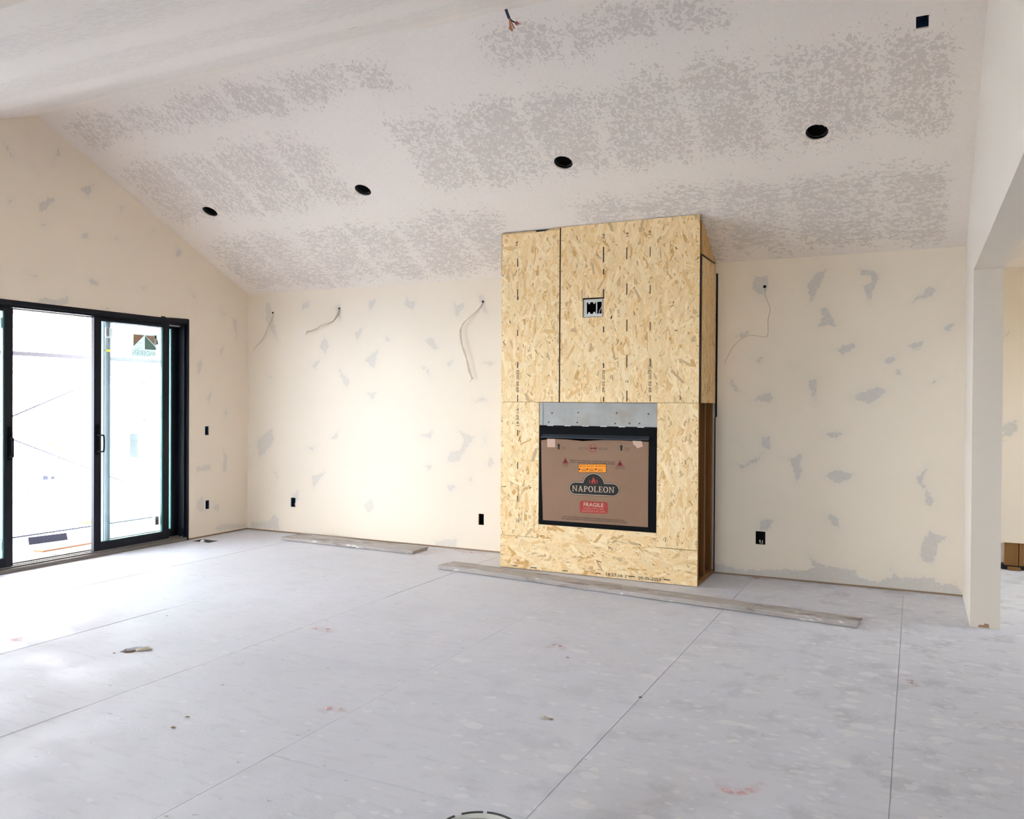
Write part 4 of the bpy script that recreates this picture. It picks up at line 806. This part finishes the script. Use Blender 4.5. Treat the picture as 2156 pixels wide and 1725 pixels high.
# red fragile panel
def rrect(x0, y0, x1, y1, dy, r, n=6):
    P = []
    for cx, cy, a0 in ((x1-r, y1-r, 0), (x0+r, y1-r, 90), (x0+r, y0+r, 180), (x1-r, y0+r, 270)):
        for k in range(n+1): a = math.radians(a0+90*k/n); xx, yy = cx+r*math.cos(a), cy+r*math.sin(a); P.append((xx, yy+dy*(xx-x0)/(x1-x0)))
    return P[::-1]
fg = cq('fragile_panel', rrect(813, 1043, 1210, 1212, 18, 36), M_RED)
ct('FRAGILE', 868, 1118, 1150, 1133, 52, M_CREAMINK, .0010, .012, fg); ct('HANDLE WITH CARE', 866, 1160, 1150, 1174, 27, M_PINKINK, .0010, -.002, fg); ct('MANIPULER AVEC SOIN', 846, 1198, 1172, 1213, 27, M_PINKINK, .0010, -.002, fg)
ct('REFER TO THE INSTALLATION MANUAL FOR SPECIFIC INSTALLATION INSTRUCTIONS.', 576, 1274, 1450, 1334, 18, M_INK, bold=.003); ct("VOIR LE MANUEL D'INSTRUCTIONS D'INSTALLATION POUR LES INSTRUCTIONS DÉTAILLÉES.", 548, 1301, 1487, 1364, 18, M_INK, bold=.003)

# ------------------------------------------------------------------ electrical boxes in the walls
def open_box(name, c, a, b_, wall, mat, label, wires):
    """five-sided plastic box behind a cut in the wallboard"""
    t = .003; d0, d1 = .0135, .075
    e = tag(empty(name, tuple(c)), label, 'electrical box', 'electrical boxes let into the walls')
    if wall == 'b':
        f = lambda u0, u1, w0, w1, z0, z1: (c[0]+u0, c[0]+u1, YB+w0, YB+w1, c[2]+z0, c[2]+z1)
        q = lambda u, w, z: (c[0]+u, YB+w, c[2]+z)
    else:
        f = lambda u0, u1, w0, w1, z0, z1: (XL-w1, XL-w0, c[1]+u0, c[1]+u1, c[2]+z0, c[2]+z1)
        q = lambda u, w, z: (XL-w, c[1]+u, c[2]+z)
    boxes('box_body', [f(-a-t, a+t, d1, d1+t, -b_-t, b_+t), f(-a-t, -a, d0, d1, -b_-t, b_+t), f(a, a+t, d0, d1, -b_-t, b_+t), f(-a, a, d0, d1, -b_-t, -b_), f(-a, a, d0, d1, b_, b_+t)], mat, e)
    box('screw_tab', *f(-.008, .008, d0, d0+.004, b_-.014, b_), mat, e)
    for u, z in wires: tube('cable_end', [q(u, d1, z-.02), q(u*.8, .04, z-.012), q(u*.9, .018, z), q(u*1.05, .012, z+.02)], .0055, M_CABLE, e)
open_box('electrical_box', outlet_l[0][0], .030, .050, 'l', M_BOXB, 'dark blue switch box high on the wall beside the sliding door', [])
open_box('electrical_box', outlet_l[1][0], .030, .050, 'l', M_BOXB, 'dark blue outlet box low on the wall beside the sliding door', [])
open_box('electrical_box', outlet_b[0][0], .036, .054, 'b', M_BOXB, 'blue outlet box near the far left corner of the back wall', [(.018, -.03), (.028, -.045)])
open_box('electrical_box', outlet_b[1][0], .032, .058, 'b', M_BOXI, 'black outlet box in back wall close left of the chimney chase', [])
open_box('electrical_box', outlet_b[2][0], .042, .058, 'b', M_BOXI, 'black outlet box with cable ends, right of the chimney chase', [(-.006, -.04), (.016, -.042)])

# ------------------------------------------------------------------ ceiling openings
def can(c, label):
    e = tag(empty('recessed_light_can', tuple(c)), label, 'light housing', 'recessed light housings in the sloped ceiling')
    ax = -nrm_c; c0 = Vector(c)+Vector(ax)*.013
    lathe('can_body', [(CR+.002, 0), (CR+.002, .10), (CR*.7, .135), (.0005, .137)], c0, M_CAN, e, 28, ax)
    lathe('inner_ring', [(CR-.004, .012), (CR-.010, .012), (CR-.010, .03), (CR-.004, .03)], c0, M_CAN, e, 28, ax)
    V = [Vector(c0)+Vector((x_, 0, 0))+Vector(ax)*h_ for x_, h_ in ((.02, .11), (.035, .06), (.05, .03))]
    tube('spring_wire', V, .003, M_METAL, e); tube('lamp_lead', [tuple(Vector(c0)+Vector(ax)*.12), tuple(Vector(c0)+Vector((.03, .01, 0))+Vector(ax)*.07), tuple(Vector(c0)+Vector((.01, -.02, 0))+Vector(ax)*.05)], .004, M_CABLE, e)
for c, l in zip(cans, ('round black light opening in the ceiling nearest the left gable wall', 'second round black light opening from the left gable wall', 'round black light opening in the ceiling above the chimney chase', 'rightmost round black light opening in the ceiling, above the bare right wall')): can(c, l)
jo = tag(empty('ceiling_box', tuple(jb)), 'dark blue square electrical box in the ceiling near the top right', 'electrical box')
def cbx(u0, u1, v0, v1, h0, h1):
    V = []
    for u_ in (u0, u1):
        for v_ in (v0, v1):
            for h_ in (h0, h1): V.append(np.array([jb[0]+u_, jb[1]+v_/k_, HW+SL*(YB-jb[1]-v_/k_)])-nrm_c*h_)
    return V, [(0, 1, 3, 2), (4, 6, 7, 5), (0, 4, 5, 1), (2, 3, 7, 6), (0, 2, 6, 4), (1, 5, 7, 3)]
hv = .042*k_
V, Fc = merge([cbx(-.037, .037, -hv-.003, hv+.003, .075, .078), cbx(-.037, -.034, -hv, hv, .0135, .075), cbx(.034, .037, -hv, hv, .0135, .075), cbx(-.034, .034, -hv-.003, -hv, .0135, .075), cbx(-.034, .034, hv, hv+.003, .0135, .075)])
mesh('box_body', V, Fc, M_BOXB, jo); tube('cable', [tuple(jb-nrm_c*.07), tuple(jb-nrm_c*.04+[.02, .01, 0]), tuple(jb-nrm_c*.03+[.0, .03, 0])], .004, M_BOXI, jo)

# ------------------------------------------------------------------ loose cables
def wall_cable(pts, strands, r, label, offs):
    h = onY(*pts[0], YB); e = tag(empty('wall_cable', tuple(h)), label, 'cable', 'cables hanging from the walls')
    lathe('hole_shade_disc', [(.014, -.0015), (.0005, -.0015)], h, M_BOXI, e, 14, (0, 1, 0))  # flat black disc paints the dark of a drilled opening
    n = len(pts)
    for s_ in range(strands):
        P = []
        for i, (x, y) in enumerate(pts):
            o_ = offs*math.sin(math.pi*min(1, (i+.2)/(n-1))*.75)+.006
            p = onY(x, y, YB-o_); w_ = 0 if i == 0 else (.008*math.sin(i*1.9+s_*2.4)) if strands > 1 else 0
            P.append((p[0]+w_, YB-o_-(0 if i else -.012)-.004*s_, p[2]+w_*.6))
        tube('cable_strand', P, r, M_CABLE, e, 8)
    if strands > 1:
        x, y = pts[-1]
        for k in range(2):
            p = onY(x, y, YB-.03); d_ = (-.03+.02*k, -.01*k, -.03+.04*k); tube('stripped_end', [(p[0], YB-.03, p[2]), (p[0]+d_[0]*.5, YB-.03+d_[1], p[2]+d_[2]*.4), (p[0]+d_[0], YB-.03+d_[1], p[2]+d_[2])], .003, M_CABLE, e)
z7 = lambda pts: [(500+x*.3595, 580+y*.3595) for x, y in pts]; z8 = lambda pts: [(1500+x*.4406, 520+y*.4406) for x, y in pts]
wall_cable(z7([(208,220),(200,262),(180,300),(160,350),(140,385),(118,408),(100,432)]), 2, .0045, 'white cable pair dangling from the wall in the far left corner', .05)
wall_cable(z7([(597,195),(578,245),(560,268),(530,282),(490,295),(455,318),(410,330)]), 3, .0045, 'twisted white cables sweeping left, second from the far corner', .05)
wall_cable(z7([(1438,155),(1415,195),(1360,245),(1320,285),(1305,330),(1315,400),(1330,450),(1345,510),(1360,565),(1376,605)]), 2, .0038, 'long white cable curving down the wall just left of the chase', .03)
wall_cable(z8([(250,190),(255,240),(275,295),(265,350),(263,425),(230,428),(180,422),(135,440),(100,475),(75,520),(58,558)]), 1, .0026, 'thin cable trailing down the bare wall right of the chase', .03)
z3 = lambda x, y: tuple(onY(700+x*.334, y*.334, YR-.05))
rc = tag(empty('ridge_cable', z3(1088, 8)), 'dark blue cable with bare copper ends hanging from the ceiling ridge', 'cable')
tube('cable_sheath', [z3(1086, -8), z3(1088, 20), z3(1094, 60), z3(1106, 95), z3(1114, 116)], .010, M_CABLEB, rc)
for pts in ([(1114,112),(1122,150),(1132,196)], [(1114,112),(1130,145),(1146,180)], [(1114,112),(1118,150),(1118,182)]): tube('copper_strand', [z3(*p) for p in pts], .0045, M_COPPER, rc)
tube('black_strand', [z3(1114, 112), z3(1130, 130), z3(1158, 146)], .004, M_BOXI, rc); tube('wire_nut', [z3(1156, 144), z3(1166, 149)], .011, M_NUT, rc); tube('copper_strand', [z3(1166, 149), z3(1186, 152)], .004, M_COPPER, rc); tube('wire_nut', [z3(1117, 172), z3(1119, 184)], .008, M_COPPER, rc); tube('wire_nut', [z3(1128, 180), z3(1132, 194)], .008, M_COPPER, rc)

# ------------------------------------------------------------------ planks on the floor
def plank(corn, th, label, bow=0., n=30):
    nl, fl, fr_, nr = (np.array(c) for c in corn); mid = (nl+fl+fr_+nr)/4; ux = (fr_+nr-nl-fl); L = np.linalg.norm(ux)/2; ang = math.atan2(ux[1], ux[0])
    bm = bmesh.new(); rows = []; w0 = np.linalg.norm(fl-nl)/2; w1 = np.linalg.norm(fr_-nr)/2; b = .006
    prof = lambda w_: [(-w_, b), (-w_, th-b), (-w_+b, th), (w_-b, th), (w_, th-b), (w_, b), (w_-b, 0), (-w_+b, 0)]
    for i in range(n+1):
        t = i/n; xx = (t-.5)*L; w_ = (w0+(w1-w0)*t)*.96; j = random.uniform(-.002, .002); r = []
        zb = bow*(4*(t-.5)**2)
        for k, (y, z) in enumerate(prof(w_)): r.append(bm.verts.new((xx+((.012*math.sin(k*2.1)) if i in (0, n) else 0), y+j+.004*math.sin(t*9), z+zb+.001)))
        rows.append(r)
    for i in range(n):
        for k in range(8): bm.faces.new((rows[i][k], rows[i][(k+1) % 8], rows[i+1][(k+1) % 8], rows[i+1][k]))
    bm.faces.new(rows[0][::-1]); bm.faces.new(rows[-1]); bmesh.ops.recalc_face_normals(bm, faces=bm.faces)
    me = bpy.data.meshes.new('wood_plank'); bm.to_mesh(me); bm.free(); me.materials.append(M_PLANK)
    o = bpy.data.objects.new('wood_plank', me); COL.objects.link(o); o.location = (mid[0], mid[1], 0); o.rotation_euler = (0, 0, ang); return tag(o, label, 'plank', 'planks left on the floor')
plank([(-3.999, 6.602), (-3.861, 6.815), (-.326, 6.345), (-.365, 6.165)], .037, 'long weathered plank lying in front of the chimney chase')
plank([(-6.277, 7.150), (-6.324, 7.503), (-4.551, 7.378), (-4.563, 7.092)], .034, 'shorter plaster-dusted plank lying along the back wall')

# ------------------------------------------------------------------ floor openings, crumbs and pail
vt = tag(empty('floor_register_duct', (vent[0], vent[1], -.02)), 'rectangular open heating duct cut in the floor beside the sliding door', 'floor duct')
vx0, vx1, vy0, vy1 = vent[0]-.128, vent[0]+.128, vent[1]-.073, vent[1]+.073
boxes('duct_body', [(vx0, vx0+.002, vy0, vy1, -.2, -.003), (vx1-.002, vx1, vy0, vy1, -.2, -.003), (vx0, vx1, vy0, vy0+.002, -.2, -.003), (vx0, vx1, vy1-.002, vy1, -.2, -.003), (vx0, vx1, vy0, vy1, -.202, -.2)], M_DUCT, vt)
lathe('plaster_crumb', [(.002, .028), (.018, .02), (.03, .0), (.0, -.004)], (vent[0]-.02, vent[1]-.02, -.012), M_MUD, vt, 9)
tp = mesh('torn_paper_flap', [(torn[0]-.01, torn[1]+.03, -.006), (torn[0]+.06, torn[1]-.02, .003), (torn[0]+.13, torn[1]+.05, .006), (torn[0]+.03, torn[1]+.09, .002), (torn[0]+.05, torn[1]+.04, .011)], [(0, 1, 4), (1, 2, 4), (2, 3, 4), (3, 0, 4)], plain('torn_grey_paper', (.50, .43, .35), .9), floor)
bx_ = boxes('hole_lining', [(torn[0]-.12, torn[0]+.12, torn[1]-.14, torn[1]+.14, -.0195, -.0192)], plain('brown_underlay', (.30, .23, .17), .9), floor)
crumbs = [(1078+(135)*.5, 1300+424*.5, .022), (1078+540*.5, 1300+338*.5, .014), (1078+233*.5, 1300+170*.5, .012), (683, 1214, .008), (240, 1376, .010), (352, 1297, .008), (365, 1532.5, .014), (395, 1510, .012), (350, 1720, .010), (430, 1214, .007), (1650, 1330, .006), (1160, 1515, .012), (468, 1443, .010)]
for x, y, s_ in crumbs:
    p = onZ(x, y, 0); V = [(p[0]+s_*random.uniform(.7, 1.5)*math.cos(a), p[1]+s_*random.uniform(.5, 1)*math.sin(a), .0008) for a in (0, 1.1, 2.2, 3.2, 4.3, 5.3)]+[(p[0], p[1], s_*.5)]
    o = mesh('debris_chip', V, [(i, (i+1) % 6, 6) for i in range(6)]+[(5, 4, 3, 2, 1, 0)], plain('chip', random.choice([(.30, .22, .15), (.55, .50, .44), (.2, .17, .14)]), .9), floor)
zr_ = .30; fr0 = onZ(1007, 1708, zr_); dv = np.array([fr0[0], fr0[1]]); dv /= np.linalg.norm(dv); rb_ = .125; pc = (fr0[0]-dv[0]*rb_, fr0[1]-dv[1]*rb_, 0.)
pail = tag(empty('compound_pail', pc), 'white pail of joint compound with a dark broken rim at the bottom edge', 'pail')
lathe('pail_body', [(.0005, .001), (rb_*.86, .001), (rb_*.87, .01), (rb_*.985, zr_-.012), (rb_*.985, zr_-.004), (rb_*.955, zr_-.004), (rb_*.84, .015), (.0005, .014)], pc, M_PAIL, pail, 40)
lathe('joint_compound', [(.0005, zr_-.045), (rb_*.5, zr_-.050), (rb_*.93, zr_-.018), (rb_*.945, zr_-.03)], pc, M_MUD, pail, 40)
cx0 = Vector((0, 0, 1)).orthogonal().normalized(); cy0 = Vector((0, 0, 1)).cross(cx0); aw = math.atan2(cy0.dot(Vector((*dv, 0))), cx0.dot(Vector((*dv, 0))))
for d0_, d1_ in ((-1.75, -.62), (-.42, .12), (.22, 1.2), (1.4, 2.6), (2.8, 4.3)):
    lathe('rim_segment', [(rb_*.955, zr_-.006), (rb_*.955, zr_), (rb_*1.0, zr_), (rb_*1.0, zr_-.010), (rb_*.955, zr_-.006)], pc, M_RIM, pail, 14, None, aw-d1_, aw-d0_)

# ------------------------------------------------------------------ outside the door
ZD = -.12
tag(boxes('patio', [(-9.70, XL-.21, -2, 10.5, ZD-.12, ZD)], M_CONC), kind='structure')
tag(boxes('patio_edge', [(-9.725, -9.702, -2, 10.5, ZD-.14, ZD+.014)], M_EDGE), kind='structure')
gv = [(-9.73, ZD-.13), (-30, -2.5), (-60, -7.5), (-130, -13), (-400, -14)]; V = []; Fc = []
for x, z in gv: V += [(x, -200, z), (x, 300, z)]
for i in range(len(gv)-1): Fc.append((2*i, 2*i+1, 2*i+3, 2*i+2))
tag(mesh('ground', V, Fc, M_GROUND), kind='structure')
tag(boxes('lawn', [(-9.7, 30, -60, YREAR-.2, -.7, -.5), (5, 30, YREAR, 60, -.7, -.5), (-9.7, 5, 9.6, 60, -.7, -.5)], M_LAWN), kind='structure')
pr = tag(empty('porch_roof', (-11.5, 5, 2.8)), 'fir-boarded porch roof seen at the top of the open doorway', 'roof')
for i in range(25): box('soffit_board', -12.9+i*.22, -12.9+i*.22+.212, 2.0, 7.80, 2.8, 2.82, M_PORCH, pr)  # nearer boards carried on to the house, unseen, to block high sky
box('fascia', -12.94, -12.90, 2.0, 7.80, 2.74, 2.98, M_BEAM, pr); box('roof_deck', -12.9, -7.42, 2.0, 7.8, 2.9, 2.96, M_ROOF, pr)
b0, b1 = onX(28, 743, -10.5)[2], onX(28, 748, -10.5)[2]; tag(box('porch_beam', -10.55, -10.45, 2.0, 12, b1, b0+.02, M_BEAM), 'pale grey horizontal beam crossing the open doorway view', 'beam')
for a, b_, l in (((28, 876), (193, 806), 'thin brace cable rising to the right outside the open door'), ((28, 926), (191, 988), 'thin brace cable falling to the right outside the open door')):
    P0, P1 = Vector(onX(*a, -11)), Vector(onX(*b_, -11)); d_ = P1-P0; tag(tube('brace_cable', [tuple(P0-d_*.2), tuple(P1+d_*.5)], .012, M_BEAM, None, 6, n=0), l, 'cable')
def slab(name, px, th, m, label, cat, z=ZD):
    P = [onZ(x, y, z+th)[:2] for x, y in px]; o = plate(name, [tuple(p) for p in P], [], th-.001, ((0, 0, z+th), (1, 0, 0), (0, 1, 0), (0, 0, 1)), m); return tag(o, label, cat)
slab('membrane_strip', [(59,1132),(61,1147),(143,1136),(140,1122)], .006, M_MAT, 'dark grey rectangular strip lying on the patio outside', 'mat')
slab('cedar_board', [(70,1158),(90,1160),(196,1142),(196,1140)], .02, M_PORCH, 'orange cedar board lying on the patio near the threshold', 'board')
slab('glass_offcut', [(20,1188),(31,1189),(112,1172),(119,1167)], .012, M_TEAL, 'teal-edged glass strip lying on the patio by the sill', 'glass strip')
slab('lumber_offcut', [(165,1097),(180,1099),(196,1096),(196,1091)], .04, M_PORCH, 'tan lumber offcut lying at the patio edge', 'offcut', ZD-.14)
# neighbour house down the hill
D_ = 100.
def far(x, y, d=D_): v = ray(x, y); return EYE+v*(d/np.linalg.norm(v))
hc = far(120, 1000); hz0 = -14.; R_h = Matrix.Rotation(math.atan2(hc[1], hc[0])-math.pi/2, 3, 'Z')
ho = tag(empty('neighbour_house', (hc[0], hc[1], hz0)), 'pale house with grey hip roof far down the hill', 'house')
def hb(x0, x1, y0, y1, z0, z1): 
    V, Fc = boxvf(x0, x1, y0, y1, z0, z1); return [tuple(R_h @ Vector((v[0], v[1], 0))+Vector((hc[0], hc[1], v[2]))) for v in V], Fc
ze = far(120, 994)[2]; zt_ = far(120, 984)[2]
mesh('house_wall', *hb(-1.8, 1.8, 0, 6, hz0, ze), M_HOUSE, ho)
V, _ = hb(-2.0, 2.0, -.5, 6.5, ze, ze+.12); rid = [tuple(R_h @ Vector((x, y, 0))+Vector((hc[0], hc[1], ze+1.0))) for x, y in ((-.7, 3), (.7, 3))]
V = list(V)+rid; mesh('house_roof', V, [(0, 1, 3, 2), (0, 4, 5, 1), (4, 6, 7, 5), (2, 3, 7, 6), (0, 2, 6, 4), (1, 5, 9, 8), (3, 1, 8), (5, 7, 9), (7, 3, 8, 9)], M_ROOF, ho)
mesh('eave_shade_line', *hb(-2.0, 2.0, -.60, -.50, ze-.01, ze+.06), M_ROOF, ho)  # thin dark bar imitates the shadow line under the eave
for x0, x1, y0, y1 in ((100, 110, 1002, 1010), (111.5, 122, 1003, 1009)):
    a, b_ = far(x0, y0), far(x1, y1); w_ = np.linalg.norm((b_-a)[:2]); s_ = (x0-120)/1750*D_*1.12; mesh('house_window', *hb(s_, s_+w_, -.08, -.01, b_[2], a[2]), M_PANE, ho)
def foliage(name, px, d, rad, n, m, label, cat, trunk, zg):
    c = far(*px, d); e = tag(empty(name, (c[0], c[1], zg)), label, cat); V = []; Fc = []
    for i in range(n):
        v = rng.normal(size=3); v /= np.linalg.norm(v); r = rad*rng.uniform(.35, 1)**.5*(1+.25*math.sin(v[0]*4+v[2]*3)); p = c+v*r*np.array([1, 1, 1.25]); a = rng.normal(size=3); a /= np.linalg.norm(a); b_ = np.cross(a, rng.normal(size=3)); b_ /= np.linalg.norm(b_); s_ = rad*.16
        k = len(V); V += [tuple(p-a*s_), tuple(p+b_*s_*.5), tuple(p+a*s_), tuple(p-b_*s_*.5)]; Fc.append((k, k+1, k+2, k+3))
    mesh('foliage', V, Fc, m, e); V, Fc = tubevf([(c[0], c[1], zg), (c[0], c[1], c[2])], trunk, 8, trunk*.6); mesh('trunk', V, Fc, M_TRUNK, e, True)
foliage('garden_tree', (117, 948), 95, 1.15, 260, M_LEAFY, 'small yellow-green tree rising behind the far house', 'tree', .12, -13.5)
foliage('garden_bush', (66, 1031), 80, .55, 220, M_LEAF, 'dark green bush left of and below the far house', 'bush', .06, -9.4)
foliage('roadside_shrub', (30, 1056), 60, .14, 60, M_LEAFY, 'tiny yellow shrub at the left edge of the door opening', 'shrub', .02, -7.5)
